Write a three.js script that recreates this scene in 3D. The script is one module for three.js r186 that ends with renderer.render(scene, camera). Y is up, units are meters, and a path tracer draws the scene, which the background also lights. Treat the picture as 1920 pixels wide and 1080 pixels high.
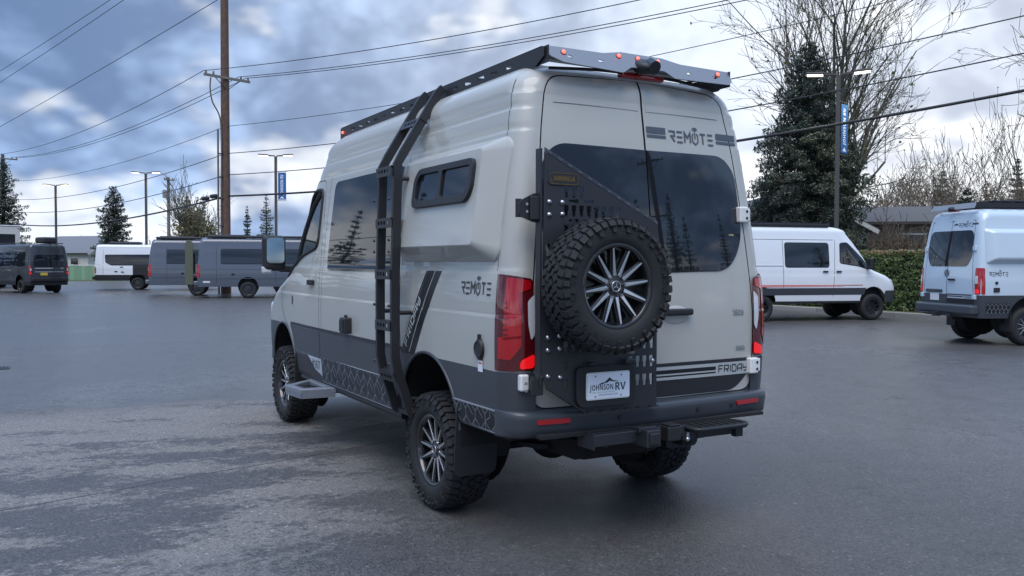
import * as THREE from 'three';
import { mergeGeometries, toCreasedNormals } from 'three/addons/utils/BufferGeometryUtils.js';
import { RoundedBoxGeometry } from 'three/addons/geometries/RoundedBoxGeometry.js';
import { Brush, Evaluator, HOLLOW_SUBTRACTION, HOLLOW_INTERSECTION } from 'three-bvh-csg';
import { createNoise2D, createNoise3D } from 'simplex-noise';

// ---------------------------------------------------------------- camera, sky, sun, exposure
const scene = new THREE.Scene();
const RAD = Math.PI / 180;
const camera = new THREE.PerspectiveCamera(36.81, 1024 / 576, 0.1, 3000);
camera.rotation.order = 'YXZ';
camera.position.set(-3.366, 1.646, 4.009);
camera.rotation.set(-1.67 * RAD, -29.8 * RAD, 0.17 * RAD);
const renderer = new THREE.WebGLRenderer();
renderer.toneMapping = THREE.LinearToneMapping;
renderer.toneMappingExposure = 1.5;
renderer.shadowMap.enabled = true;

function rng(a) { return () => { a = (a + 0x6d2b79f5) | 0; let t = Math.imul(a ^ (a >>> 15), 1 | a); t = (t + Math.imul(t ^ (t >>> 7), 61 | t)) ^ t; return ((t ^ (t >>> 14)) >>> 0) / 4294967296; }; }
const n3 = createNoise3D(rng(11)), n2 = createNoise2D(rng(23));
const clamp = (v, a = 0, b = 1) => Math.min(b, Math.max(a, v));
const sm = (a, b, v) => { const t = clamp((v - a) / (b - a)); return t * t * (3 - 2 * t); };
const mix = (a, b, t) => a + (b - a) * t;
function fbm2(x, y, o, g = 0.5) { let s = 0, a = 1, n = 0; for (let i = 0; i < o; i++) { s += a * n2(x, y); n += a; a *= g; x = x * 2.03 + 7.1; y = y * 2.03 - 3.7; } return s / n; }
function fbm3(x, y, z, o, g = 0.5) { let s = 0, a = 1, n = 0; for (let i = 0; i < o; i++) { s += a * n3(x, y, z); n += a; a *= g; x = x * 2.03 + 5.2; y = y * 2.03 - 1.3; z = z * 2.03 + 2.9; } return s / n; }

const SKY = 0.80;                                  // overall strength of the overcast sky
{
  const W = 2048, H = 1024, data = new Float32Array(W * H * 4);
  for (let j = 0; j < H; j++) {
    const el = ((j + 0.5) / H - 0.5) * Math.PI, sy = Math.sin(el), cy = Math.cos(el);
    for (let i = 0; i < W; i++) {
      const az = ((i + 0.5) / W - 0.5) * 2 * Math.PI, dx = Math.cos(az) * cy, dz = Math.sin(az) * cy, o = (j * W + i) * 4;
      const ey = Math.max(sy, 0), wx = fbm3(dx * 2.2 + 3, ey * 3, dz * 2.2, 3) * 0.35, wz = fbm3(dx * 2.2 - 9, ey * 3 + 5, dz * 2.2, 3) * 0.35;
      const big = fbm3(dx * 1.7 + wx + 1.7, ey * 3.6 + wz, dz * 1.7 + wz + 6.2, 4, 0.5);
      const lump = 1 - 2 * Math.abs(fbm3(dx * 5.2 + wx * 2, ey * 8.5 + wz, dz * 5.2 - wx * 2 + 3, 5, 0.52));   // billows
      const fine = fbm3(dx * 17, ey * 26, dz * 17, 4, 0.55);
      let d = sm(0.02, 0.98, 0.42 + 0.85 * big + 0.30 * lump + 0.18 * fine);       // thickness of the cloud
      const low = 1 - sm(0.02, 0.30, sy);                                       // towards the horizon the deck thins and breaks up
      const gap = sm(0.0, 0.5, fbm3(dx * 2.8 + 4.4, ey * 6.5, dz * 2.8 - 2, 5, 0.55) * 1.1 - 0.42 + 0.70 * low + 0.14 * fine);
      const sunny = Math.pow(Math.max(0, dx * 0.80 + sy * 0.22 - dz * 0.56), 6);   // the brighter side, where the low sun stands behind the deck
      let r = mix(0.415, 0.125, d), g = mix(0.605, 0.208, d), b = mix(0.95, 0.385, d);
      const w = clamp(gap * (1.0 - 0.4 * d) + sunny * 0.85 * (1 - 0.45 * d));
      r = mix(r, 0.95, w); g = mix(g, 0.98, w); b = mix(b, 1.02, w);
      const zen = 1 + 1.7 * sm(0.28, 1.0, sy);                                // overcast: brighter overhead than at the horizon
      const gnd = sy < 0 ? mix(1, 0.25, sm(0, 0.1, -sy)) : 1;
      data[o] = r * SKY * zen * gnd; data[o + 1] = g * SKY * zen * gnd; data[o + 2] = b * SKY * zen * gnd; data[o + 3] = 1;
    }
  }
  const sky = new THREE.DataTexture(data, W, H, THREE.RGBAFormat, THREE.FloatType);
  sky.mapping = THREE.EquirectangularReflectionMapping; sky.magFilter = THREE.LinearFilter; sky.needsUpdate = true;
  scene.background = sky; scene.environment = sky;
}
const sun = new THREE.DirectionalLight(0xfff3e4, 1.5);
sun.position.set(-20, 54, 26); sun.target.position.set(0, 0, 0);
sun.castShadow = true; sun.shadow.radius = 85; sun.shadow.mapSize.set(2048, 2048);
Object.assign(sun.shadow.camera, { left: -70, right: 70, top: 70, bottom: -70, near: 1, far: 160 });
scene.add(sun, sun.target);

// ---------------------------------------------------------------- helpers
const V = (x, y, z) => new THREE.Vector3(x, y, z);
const taken = new Map();
function numbered(n) { const k = taken.get(n) ?? 0; taken.set(n, k + 1); return k ? n + '_' + String(k).padStart(3, '0') : n; }
function shade(o) { o.castShadow = true; o.receiveShadow = true; return o; }
function clean(g) { g = g.index ? g.toNonIndexed() : g; for (const k of Object.keys(g.attributes)) if (!['position', 'normal', 'uv'].includes(k)) g.deleteAttribute(k); if (!g.attributes.normal) g.computeVertexNormals(); if (!g.attributes.uv) g.setAttribute('uv', new THREE.BufferAttribute(new Float32Array(g.attributes.position.count * 2), 2)); g.clearGroups?.(); return g; }
const join = (gs) => { gs = [gs].flat(9).filter(Boolean); return gs.length === 1 ? gs[0] : mergeGeometries(gs.map(clean)); };
function part(name, geos, mat, parent) { const m = shade(new THREE.Mesh(join(geos), mat)); m.name = name; parent.add(m); return m; }
function sub(name, parent, p = [0, 0, 0], r = [0, 0, 0]) { const g = new THREE.Group(); g.name = name; g.position.set(...p); g.rotation.set(...r); parent.add(g); return g; }
function thing(name, label, category, p = [0, 0, 0], turn = 0, group) { const o = new THREE.Group(); o.name = numbered(name); o.position.set(...p); o.rotation.y = turn; o.userData = { label, category }; if (group) o.userData.group = group; scene.add(o); return o; }
function tag(o, label, category, group) { scene.add(o); o.name = numbered(o.name); o.userData = { label, category }; if (group) o.userData.group = group; return o; }
function structure(name, geos, mat) { const m = shade(new THREE.Mesh(join(geos), mat)); m.name = name; m.userData.kind = 'structure'; scene.add(m); return m; }
function box(w, h, d, x = 0, y = 0, z = 0, rx = 0, ry = 0, rz = 0) { const g = new THREE.BoxGeometry(w, h, d); if (rx) g.rotateX(rx); if (rz) g.rotateZ(rz); if (ry) g.rotateY(ry); return g.translate(x, y, z); }
function rbox(w, h, d, r, x = 0, y = 0, z = 0, rx = 0, ry = 0, rz = 0) { const g = new RoundedBoxGeometry(w, h, d, 2, r); if (rx) g.rotateX(rx); if (rz) g.rotateZ(rz); if (ry) g.rotateY(ry); return g.translate(x, y, z); }
function rod(a, b, r1, r2 = r1, n = 8, open = false) { a = V(...a); b = V(...b); const d = b.clone().sub(a), g = new THREE.CylinderGeometry(r2, r1, d.length(), n, 1, open); g.translate(0, d.length() / 2, 0); g.applyQuaternion(new THREE.Quaternion().setFromUnitVectors(V(0, 1, 0), d.normalize())); return g.translate(a.x, a.y, a.z); }
function beam(a, b, w, h, up = [0, 1, 0]) { a = V(...a); b = V(...b); const z = b.clone().sub(a), L = z.length(); z.normalize(); const x = V(...up).cross(z).normalize(), y = z.clone().cross(x); const g = new THREE.BoxGeometry(w, h, L); g.applyMatrix4(new THREE.Matrix4().makeBasis(x, y, z)); const c = a.add(b).multiplyScalar(0.5); return g.translate(c.x, c.y, c.z); }
function tube(pts, r, seg = 24, n = 6, closed = false) { return new THREE.TubeGeometry(new THREE.CatmullRomCurve3(pts.map((p) => V(...p)), closed), seg, r, n, closed); }
function shapeOf(pts, holes = []) { const s = new THREE.Shape(pts.map((p) => new THREE.Vector2(p[0], p[1]))); for (const h of holes) s.holes.push(new THREE.Path(h.map((p) => new THREE.Vector2(p[0], p[1])))); return s; }
function plate(pts, depth, holes = [], bevel = 0) { return new THREE.ExtrudeGeometry(shapeOf(pts, holes), { depth, bevelEnabled: bevel > 0, bevelSize: bevel, bevelThickness: bevel, bevelSegments: 2, steps: 1, curveSegments: 6 }); }
function rounded(pts, r, n = 5) {                                  // a polygon with rounded corners
  const out = [], m = pts.length;
  for (let i = 0; i < m; i++) {
    const p = pts[i], a = pts[(i + m - 1) % m], b = pts[(i + 1) % m], la = Math.hypot(a[0] - p[0], a[1] - p[1]), lb = Math.hypot(b[0] - p[0], b[1] - p[1]);
    const rr = Math.min(Array.isArray(r) ? r[i] : r, la * 0.49, lb * 0.49);
    if (rr < 1e-5) { out.push(p.slice(0, 2)); continue; }
    const A = [p[0] + (a[0] - p[0]) / la * rr, p[1] + (a[1] - p[1]) / la * rr], B = [p[0] + (b[0] - p[0]) / lb * rr, p[1] + (b[1] - p[1]) / lb * rr];
    for (let k = 0; k <= n; k++) { const t = k / n, u = 1 - t; out.push([u * u * A[0] + 2 * u * t * p[0] + t * t * B[0], u * u * A[1] + 2 * u * t * p[1] + t * t * B[1]]); }
  }
  return out;
}
const rect = (x0, y0, x1, y1, r = 0, n = 4) => rounded([[x0, y0], [x1, y0], [x1, y1], [x0, y1]], r, n);
function ngon(cx, cy, r, n = 16) { return [...Array(n)].map((_, i) => [cx + r * Math.cos(i / n * 2 * Math.PI), cy + r * Math.sin(i / n * 2 * Math.PI)]); }
const std = (r, g, b, rough = 0.6, metal = 0, extra = {}) => new THREE.MeshStandardMaterial({ color: new THREE.Color().setRGB(r, g, b), roughness: rough, metalness: metal, ...extra });
const phys = (r, g, b, rough, o = {}) => new THREE.MeshPhysicalMaterial({ color: new THREE.Color().setRGB(r, g, b), roughness: rough, ...o });
function dataTex(n, f, srgb, rep) { const d = new Uint8Array(n * n * 4); for (let j = 0; j < n; j++) for (let i = 0; i < n; i++) { const c = f(i / n, j / n, i, j), o = (j * n + i) * 4; d[o] = clamp(c[0]) * 255; d[o + 1] = clamp(c[1]) * 255; d[o + 2] = clamp(c[2]) * 255; d[o + 3] = 255; } const t = new THREE.DataTexture(d, n, n); t.magFilter = THREE.LinearFilter; t.wrapS = t.wrapT = THREE.RepeatWrapping; if (srgb) t.colorSpace = THREE.SRGBColorSpace; if (rep) t.repeat.set(rep, rep); t.needsUpdate = true; return t; }
const toS = (c) => (c <= 0.0031308 ? 12.92 * c : 1.055 * Math.pow(c, 1 / 2.4) - 0.055);
// a canvas whose drawing units are metres (x right, y up) over the rectangle x0..x1, y0..y1
function decal(x0, y0, x1, y1, ppm, draw, opts = {}) {
  const c = document.createElement('canvas'); c.width = Math.min(2048, Math.ceil((x1 - x0) * ppm)); c.height = Math.min(2048, Math.ceil((y1 - y0) * ppm));
  const g = c.getContext('2d'), sx = c.width / (x1 - x0), sy = c.height / (y1 - y0);
  g.clearRect(0, 0, c.width, c.height); g.setTransform(sx, 0, 0, -sy, -x0 * sx, y1 * sy); g.lineCap = 'butt'; g.lineJoin = 'miter'; draw(g);
  const t = new THREE.CanvasTexture(c); t.colorSpace = THREE.SRGBColorSpace; t.magFilter = THREE.LinearFilter;
  return new THREE.MeshPhysicalMaterial({ map: t, transparent: !opts.opaque, roughness: opts.rough ?? 0.35, metalness: opts.metal ?? 0, clearcoat: opts.coat ?? 0, clearcoatRoughness: 0.05 });
}
const poly = (g, pts, fill) => { g.beginPath(); pts.forEach((p, i) => (i ? g.lineTo(...p) : g.moveTo(...p))); g.closePath(); g.fillStyle = fill; g.fill(); };
const type = (g, text, x, y, h, w, col, bold) => { g.save(); g.translate(x, y); g.scale(1, -1); g.font = (bold ? 'bold ' : '') + '100px sans-serif'; const m = g.measureText(text).width; g.scale(w / m, h / 100); g.fillStyle = col; g.fillText(text, 0, 0); g.restore(); };
const strokes = (g, lines, w, col) => { g.strokeStyle = col; g.lineWidth = w; for (const l of lines) { g.beginPath(); l.forEach((p, i) => (i ? g.lineTo(...p) : g.moveTo(...p))); g.stroke(); } };
// two squared display alphabets, in unit cells 0..1 x 0..1
const FRI = { F: [[[0, 0], [0, 1], [1, 1]], [[0, 0.52], [0.85, 0.52]]], R: [[[0, 0], [0, 1], [1, 1], [1, 0.45], [0.1, 0.45]], [[0.5, 0.45], [1, 0]]], I: [[[0.5, 0], [0.5, 1]]], D: [[[0, 0], [0, 1], [0.75, 1], [1, 0.75], [1, 0.2], [0.8, 0], [0, 0]]], A: [[[0, 0], [0, 0.75], [0.25, 1], [1, 1], [1, 0]], [[0, 0.4], [1, 0.4]]], Y: [[[0, 1], [0, 0.45], [1, 0.45]], [[1, 1], [1, 0.2], [0.8, 0], [0.2, 0]]] };
const REM = { R: [[[0, 1], [1, 1], [1, 0.55], [0.25, 0.55]], [[0.45, 0.5], [1, 0]]], E: [[[0, 1], [1, 1]], [[0, 0.5], [1, 0.5]], [[0, 0], [1, 0]]], M: [[[0, 0], [0, 1], [0.5, 0.5], [1, 1], [1, 0]]], T: [[[0, 1], [1, 1]], [[0.5, 1], [0.5, 0]]] };
function word(g, text, x, y, h, w, gap, lw, col, font) { for (const ch of text) { strokes(g, (font[ch] ?? []).map((l) => l.map(([a, b]) => [x + (ch === 'I' ? a * 0.2 * w : a * w), y + b * h])), lw, col); x += (ch === 'I' ? 0.2 * w : w) + gap; } return x; }
function remoteWord(g, x, y, h, col) {                             // six letters, the O a power symbol with radio waves above
  const w = h * 0.72, gap = h * 0.3, lw = h * 0.17;
  let e = word(g, 'REM', x, y, h, w, gap, lw, col, REM);
  const ox = e + w / 2, oy = y + h * 0.45;
  strokes(g, [[[ox - w * 0.28, y + h], [ox - w / 2, y + h * 0.8], [ox - w / 2, y + h * 0.2], [ox, y - h * 0.1], [ox + w / 2, y + h * 0.2], [ox + w / 2, y + h * 0.8], [ox + w * 0.28, y + h]], [[ox, oy], [ox, y + h * 1.1]]], lw * 0.8, col);
  for (const k of [0.16, 0.3, 0.44]) { g.beginPath(); g.arc(ox, y + h * 1.12, h * k, Math.PI * 0.2, Math.PI * 0.8); g.lineWidth = lw * 0.55; g.stroke(); }
  word(g, 'TE', e + w + gap, y, h, w, gap, lw, col, REM);
}
// ---------------------------------------------------------------- the lot: worn asphalt, partly wet
// what lies at a point of the pavement: linear base colour and how wet it is; all in world metres
function asphalt(x, z, fine) {
  const w1 = fbm2(x * 0.35, z * 0.35, 3) * 0.9, w2 = fbm2(x * 1.7 + 9, z * 1.7, 3);
  const edge = -7.0 + 0.42 * (x + 2.2) * (x > -2.2 ? 1 : 0) + w1 * 0.8 + w2 * 0.16;     // where the older, coarser pavement ends and the smoother lot begins
  const old = sm(-0.12, 0.12, z - edge) * (1 - sm(1.5, 5, x + 0.3 * w1));
  // the dried film: streaks running across the old pavement
  const st = fbm2(x * 0.5 + z * 0.1 + 20, z * 1.05 - x * 0.25, 4, 0.55), sp = fbm2(x * 7, z * 10, 4, 0.7), sg = fbm2(x * 30, z * 38, 2);
  const zone = sm(-7.6, -5.8, z) * (1 - sm(-1.9, -0.1, z + 0.22 * x)) * (1 - sm(-1.1, 0.9, x + 0.3 * z + 1.5));
  let dry = old * zone * sm(0.0, 0.36, st * 0.8 + sp * 0.5 + sg * 0.2 + 0.12 + 0.34 * sm(-3.6, -5.2, z));
  const blot = sm(0.05, 0.6, fbm2(x * 0.16 + 40, z * 0.16, 5, 0.55));
  const hs = Math.sin(Math.floor(x * 93.1) * 127.1 + Math.floor(z * 93.1) * 311.7) * 43758.5453, g = fine ? fbm2(x * 37, z * 37, 2) * 0.45 + (hs - Math.floor(hs) - 0.5) * 1.5 : 0;
  let v = mix(0.088, 0.070, old) * (1 + 0.55 * g + 0.14 * w2) * mix(1, 1.18, blot * (1 - old));
  let c = [v * 1.04, v, v * 0.965];
  const dv = 0.178 * (1 + 0.42 * g);
  c = [mix(c[0], dv * 1.05, dry), mix(c[1], dv, dry), mix(c[2], dv * 0.93, dry)];
  if (g > 0.93 && fine) { const s = 2.2; c = c.map((q) => q * s); }
  const oil = fine ? sm(0.42, 0.7, fbm2(x * 0.9 + 70, z * 0.9 - 12, 4, 0.6)) : 0; c = c.map((q) => q * (1 - 0.3 * oil));
  // saw-cut joint in the old pavement
  const jl = (z + 3.47) - (-0.28) * (x + 0.25) - 0.05 * w1 - 0.012 * w2;
  if (fine && Math.abs(jl) < 0.011 && x < 1.5 && old > 0.3) c = c.map((q) => q * 0.3);
  let rough = mix(mix(0.33, 0.58, old), 0.9, dry) - 0.06 * blot + 0.05 * w2 + (fine ? 0.05 * g : 0);
  return [c, clamp(rough, 0.2, 0.95)];
}
function lotSheet(name, x0, z0, x1, z1, n, fine, outerHole) {
  const cd = new Uint8Array(n * n * 4), rd = new Uint8Array(n * n * 4);
  for (let j = 0; j < n; j++) for (let i = 0; i < n; i++) {
    const x = mix(x0, x1, (i + 0.5) / n), z = mix(z0, z1, (j + 0.5) / n), [c, r] = asphalt(x, z, fine), o = (j * n + i) * 4;
    cd[o] = toS(c[0]) * 255; cd[o + 1] = toS(c[1]) * 255; cd[o + 2] = toS(c[2]) * 255; cd[o + 3] = 255; rd[o] = rd[o + 1] = rd[o + 2] = r * 255; rd[o + 3] = 255;
  }
  const mk = (d, s) => { const t = new THREE.DataTexture(d, n, n); t.magFilter = THREE.LinearFilter; if (s) t.colorSpace = THREE.SRGBColorSpace; t.wrapS = t.wrapT = THREE.ClampToEdgeWrapping; t.needsUpdate = true; return t; };
  const geo = new THREE.ShapeGeometry(shapeOf([[x0, z0], [x1, z0], [x1, z1], [x0, z1]], outerHole ? [outerHole] : []));
  const p = geo.attributes.position, uv = new Float32Array(p.count * 2), uv1 = new Float32Array(p.count * 2);
  for (let i = 0; i < p.count; i++) { const x = p.getX(i), z = p.getY(i); uv[2 * i] = (x - x0) / (x1 - x0); uv[2 * i + 1] = (z - z0) / (z1 - z0); uv1[2 * i] = x / 1.5; uv1[2 * i + 1] = z / 1.5; p.setXYZ(i, x, 0, z); }
  geo.setAttribute('uv', new THREE.BufferAttribute(uv, 2)); geo.setAttribute('uv1', new THREE.BufferAttribute(uv1, 2));
  const ix = geo.index.array; for (let i = 0; i < ix.length; i += 3) { const t = ix[i]; ix[i] = ix[i + 1]; ix[i + 1] = t; }
  geo.computeVertexNormals();
  const m = new THREE.MeshPhysicalMaterial({ map: mk(cd, true), roughnessMap: mk(rd, false), roughness: 1, bumpMap: grainTex, bumpScale: fine ? 0.005 : 0.0015 });
  const mesh = shade(new THREE.Mesh(geo, m)); mesh.name = name; mesh.userData.kind = 'structure'; scene.add(mesh); return mesh;
}
const grainTex = (() => {                                          // stones of the asphalt, 1.5 m to a tile
  const n = 512, R = rng(5), P = 128, pts = []; for (let i = 0; i < P * P; i++) pts.push([R(), R(), R()]);
  const t = dataTex(n, (u, v) => { const gx = u * P, gy = v * P, cx = Math.floor(gx), cy = Math.floor(gy); let best = 9, bh = 0; for (let a = -1; a <= 1; a++) for (let b = -1; b <= 1; b++) { const q = pts[((cy + b + P) % P) * P + (cx + a + P) % P], d = Math.hypot(cx + a + q[0] - gx, cy + b + q[1] - gy); if (d < best) { best = d; bh = q[2]; } } const h = (1 - sm(0.2, 0.75, best)) * (0.35 + 0.65 * bh); return [h, h, h]; });
  t.channel = 1; return t;
})();
const NEAR = [[-10, -15], [-10, 7], [12, 7], [12, -15]];
lotSheet('parking_lot', -10, -15, 12, 7, 2048, true);
lotSheet('parking_lot_far', -100, -76, 20.35, 44.35, 1024, false, NEAR);
// ---------------------------------------------------------------- vans: one curved body surface, described by rows at rising heights
const lerpT = (T, y) => { if (y <= T[0][0]) return T[0][1]; for (let i = 1; i < T.length; i++) if (y <= T[i][0]) { const a = T[i - 1], b = T[i]; return mix(a[1], b[1], (y - a[0]) / (b[0] - a[0])); } return T[T.length - 1][1]; };
function smoothT(T) {                                              // monotone cubic through a table
  const n = T.length, m = [];
  const d = T.slice(1).map((p, i) => (p[1] - T[i][1]) / (p[0] - T[i][0]));
  for (let i = 0; i < n; i++) m[i] = i === 0 ? d[0] : i === n - 1 ? d[n - 2] : d[i - 1] * d[i] <= 0 ? 0 : 2 * d[i - 1] * d[i] / (d[i - 1] + d[i]);
  return (y) => { if (y <= T[0][0]) return T[0][1]; if (y >= T[n - 1][0]) return T[n - 1][1]; let i = 1; while (y > T[i][0]) i++; const a = T[i - 1], b = T[i], h = b[0] - a[0], t = (y - a[0]) / h, t2 = t * t, t3 = t2 * t; return (2 * t3 - 3 * t2 + 1) * a[1] + (t3 - 2 * t2 + t) * h * m[i - 1] + (-2 * t3 + 3 * t2) * b[1] + (t3 - t2) * h * m[i]; };
}
class Surf {
  constructor(o) { Object.assign(this, { rc: 0.12, bow: 0.035, lf: 0.5, nf: 2.4, bowF: 0.1, R: 0.2, crown: 0.03, y0: 0.56 }, o); this.w = smoothT(o.W); this.r = smoothT(o.ZR); this.f = smoothT(o.ZF); }
  // half width, rear and front of the row at parameter q: q < yE is a height, above it q - yE runs round the roof edge (0..1) and over the roof (1..2)
  row(q) {
    const { yE, R } = this;
    if (q <= yE) return { y: q, w: this.w(q) + (this.relief ? this.relief(q) : 0), zr: this.r(q), zf: this.f(q), rc: this.rc, lf: this.lf };
    const t = q - yE, wE = this.w(yE), zrE = this.r(yE), zfE = this.f(yE);
    if (t <= 1) { const a = t * Math.PI / 2, ins = R * (1 - Math.cos(a)); return { y: yE + R * Math.sin(a) * 0.92, w: wE - ins, zr: zrE - ins * 0.7, zf: zfE + R * (1 - Math.cos(a)) * this.fr, rc: this.rc + 0.05, lf: this.lf }; }
    const s = t - 1, w = (wE - R) * (1 - s); return { y: yE + R * 0.92 + this.crown * (1 - (1 - s) * (1 - s)), w: Math.max(w, 0.002), zr: zrE - R * 0.7 - s * 0.9, zf: zfE + R * this.fr + s * 0.8, rc: Math.min(this.rc + 0.05, w * 0.9), lf: Math.min(this.lf, 1) };
  }
  xAt(y, z) { const r = this.row(Math.min(y, this.yE)); return this.xRow(r, z); }
  xRow(r, z) {
    const zc = r.zr - this.bow * ((r.w - r.rc) / r.w) ** 2 - r.rc; let w = r.w * (1 - (this.taper ?? 0.03) * sm(-3.6, -5.4, z));
    if (z > zc) { const t = clamp((z - zc) / r.rc); return w - r.rc + r.rc * Math.sqrt(1 - t * t); }
    const zs = r.zf + this.bowF + r.lf; if (z < zs) { const t = clamp((zs - z) / r.lf); return w * mix(this.nose ?? 0.62, 1, Math.pow(1 - Math.pow(t, this.nf), 1 / this.nf)); }
    return w;
  }
  rearZ(x, y) { const r = this.row(Math.min(y, this.yE)), ax = Math.abs(x), k = r.w - r.rc; if (ax <= k) return r.zr - this.bow * (x / r.w) ** 2; const t = clamp((ax - k) / r.rc); return r.zr - this.bow * (k / r.w) ** 2 - r.rc * (1 - Math.sqrt(1 - t * t)); }
  contour(q, nR, nC, nS, nF) {                                      // half contour from the middle of the rear, round the left side, to the middle of the front
    const r = this.row(q), out = [], k = r.w - r.rc, zk = r.zr - this.bow * (k / r.w) ** 2, zc = zk - r.rc, zs = r.zf + this.bowF + r.lf;
    for (let i = 0; i < nR; i++) { const x = k * i / nR; out.push([-x, r.y, r.zr - this.bow * (x / r.w) ** 2]); }
    for (let i = 0; i < nC; i++) { const a = i / nC * Math.PI / 2; out.push([-(k + r.rc * Math.sin(a)), r.y, zc + r.rc * Math.cos(a)]); }
    for (let i = 0; i < nS; i++) { const z = mix(zc, zs, i / nS); out.push([-this.xRow(r, z), r.y, z]); }
    for (let i = 0; i < nF; i++) { const a = i / nF * Math.PI / 2, z = zs - r.lf * Math.sin(a); out.push([-this.xRow(r, z), r.y, z]); }
    const xe = r.w * (1 - (this.taper ?? 0.03) * sm(-3.6, -5.4, r.zf)) * (this.nose ?? 0.62);
    for (let i = 0; i <= nR; i++) { const x = xe * (1 - i / nR); out.push([-x, r.y, r.zf + this.bowF * (x / xe) ** 2]); }
    return out;
  }
  skin(off = 0, det = 1, keep = null, rowsIn = null) {
    const rows = rowsIn ?? this.rowsFor(det), c = (q) => { const h = this.contour(q, Math.round(10 * det), Math.round(8 * det), Math.round(70 * det), Math.round(12 * det)); const m = h.slice(1, -1).reverse().map((p) => [-p[0], p[1], p[2]]); return [...h, ...m]; };
    const grid = rows.map(c), n = grid[0].length, pos = [], uv = [], ix = [];
    grid.forEach((r) => r.forEach((p) => { pos.push(...p); uv.push(p[2], p[1]); }));
    for (let j = 0; j < grid.length - 1; j++) for (let i = 0; i < n; i++) {
      const a = j * n + i, b = j * n + (i + 1) % n, d = a + n, e = b + n;
      if (keep && !keep((pos[a * 3] + pos[e * 3]) / 2, (pos[a * 3 + 1] + pos[e * 3 + 1]) / 2, (pos[a * 3 + 2] + pos[e * 3 + 2]) / 2)) continue;
      ix.push(a, d, b, b, d, e);
    }
    const g = new THREE.BufferGeometry(); g.setAttribute('position', new THREE.Float32BufferAttribute(pos, 3)); g.setAttribute('uv', new THREE.Float32BufferAttribute(uv, 2)); g.setIndex(ix);
    const full = keep ? this.skin(0, det, null, rows) : null;
    if (full) g.setAttribute('normal', full.attributes.normal.clone()); else g.computeVertexNormals();
    if (off) { const p = g.attributes.position, nn = g.attributes.normal; for (let i = 0; i < p.count; i++) p.setXYZ(i, p.getX(i) + off * nn.getX(i), p.getY(i) + off * nn.getY(i), p.getZ(i) + off * nn.getZ(i)); }
    return g;
  }
  rowsFor(det) {
    const out = [], step = 0.05 / det; for (let y = this.y0; y < this.yE - 1e-6; y += step) out.push(y);
    for (const y of this.extra ?? []) out.push(y);
    for (let i = 0; i <= Math.round(10 * det); i++) out.push(this.yE + i / Math.round(10 * det));
    for (let i = 1; i <= 5; i++) out.push(this.yE + 1 + i / 5);
    return [...new Set(out.map((v) => +v.toFixed(5)))].sort((a, b) => a - b).filter((v, i, A) => !i || v - A[i - 1] > 0.002);
  }
  // a sheet that follows the side (outline in z, y) or the rear (outline in x, y), off metres proud of the body, with its edges turned down
  panel(pts, off, where = 'left', nz = 12, dy = 0.06, solid = true, back = 0) {
    const ys = pts.map((p) => p[1]), y0 = Math.min(...ys), y1 = Math.max(...ys), us = pts.map((p) => p[0]), u0 = Math.min(...us), u1 = Math.max(...us);
    const rows = new Set(ys.map((y) => +y.toFixed(5))), N = Math.max(1, Math.ceil((y1 - y0) / dy)); for (let i = 0; i <= N; i++) rows.add(+mix(y0, y1, i / N).toFixed(5));
    const R = [...rows].sort((a, b) => a - b).filter((v, i, A) => !i || v - A[i - 1] > 4e-5), pos = [], uv = [], ix = [], n = nz + 1;
    const put = (u, y, o) => { if (where === 'rear') pos.push(u, y, this.rearZ(u, y) + o); else { const x = this.xAt(y, u) + o; pos.push(where === 'left' ? -x : x, y, u); } const a = (u - u0) / (u1 - u0); uv.push(where === 'right' ? 1 - a : a, (y - y0) / (y1 - y0)); };
    const rim = [[], []];
    R.forEach((y, j) => {
      const yy = clamp(y, y0 + 1e-6, y1 - 1e-6); let a = Infinity, b = -Infinity;
      for (let i = 0; i < pts.length; i++) { const p = pts[i], q = pts[(i + 1) % pts.length]; if ((p[1] <= yy) !== (q[1] <= yy)) { const u = p[0] + (yy - p[1]) / (q[1] - p[1]) * (q[0] - p[0]); a = Math.min(a, u); b = Math.max(b, u); } }
      if (a > b) { a = b = us[ys.indexOf(Math.min(...ys))]; }
      rim[0].push([a, y]); rim[1].push([b, y]);
      for (let i = 0; i <= nz; i++) put(mix(a, b, i / nz), y, off);
    });
    const flip = where === 'right';
    const quad = (a, b, c, d) => (flip ? ix.push(a, c, b, b, c, d) : ix.push(a, b, c, b, d, c));
    for (let j = 0; j < R.length - 1; j++) for (let i = 0; i < nz; i++) { const a = j * n + i; quad(a, a + 1, a + n, a + n + 1); }
    if (solid) {
      const loop = []; for (let i = 0; i <= nz; i++) loop.push([mix(rim[0][0][0], rim[1][0][0], i / nz), R[0]]);
      for (const p of rim[1]) loop.push(p); for (let i = nz; i >= 0; i--) loop.push([mix(rim[0].at(-1)[0], rim[1].at(-1)[0], i / nz), R.at(-1)]); for (const p of rim[0].slice().reverse()) loop.push(p);
      const s = pos.length / 3; for (const p of loop) { put(p[0], p[1], off); put(p[0], p[1], back); }
      for (let i = 0; i < loop.length - 1; i++) quad(s + 2 * i + 1, s + 2 * i + 3, s + 2 * i, s + 2 * i + 2);
    }
    const g = new THREE.BufferGeometry(); g.setAttribute('position', new THREE.Float32BufferAttribute(pos, 3)); g.setAttribute('uv', new THREE.Float32BufferAttribute(uv, 2)); g.setIndex(ix); g.computeVertexNormals(); return g;
  }
}
const evaluator = new Evaluator(); evaluator.useGroups = false; evaluator.attributes = ['position', 'normal', 'uv'];
const brushOf = (g) => { const b = new Brush(clean(g)); b.updateMatrixWorld(); return b; };
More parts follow.
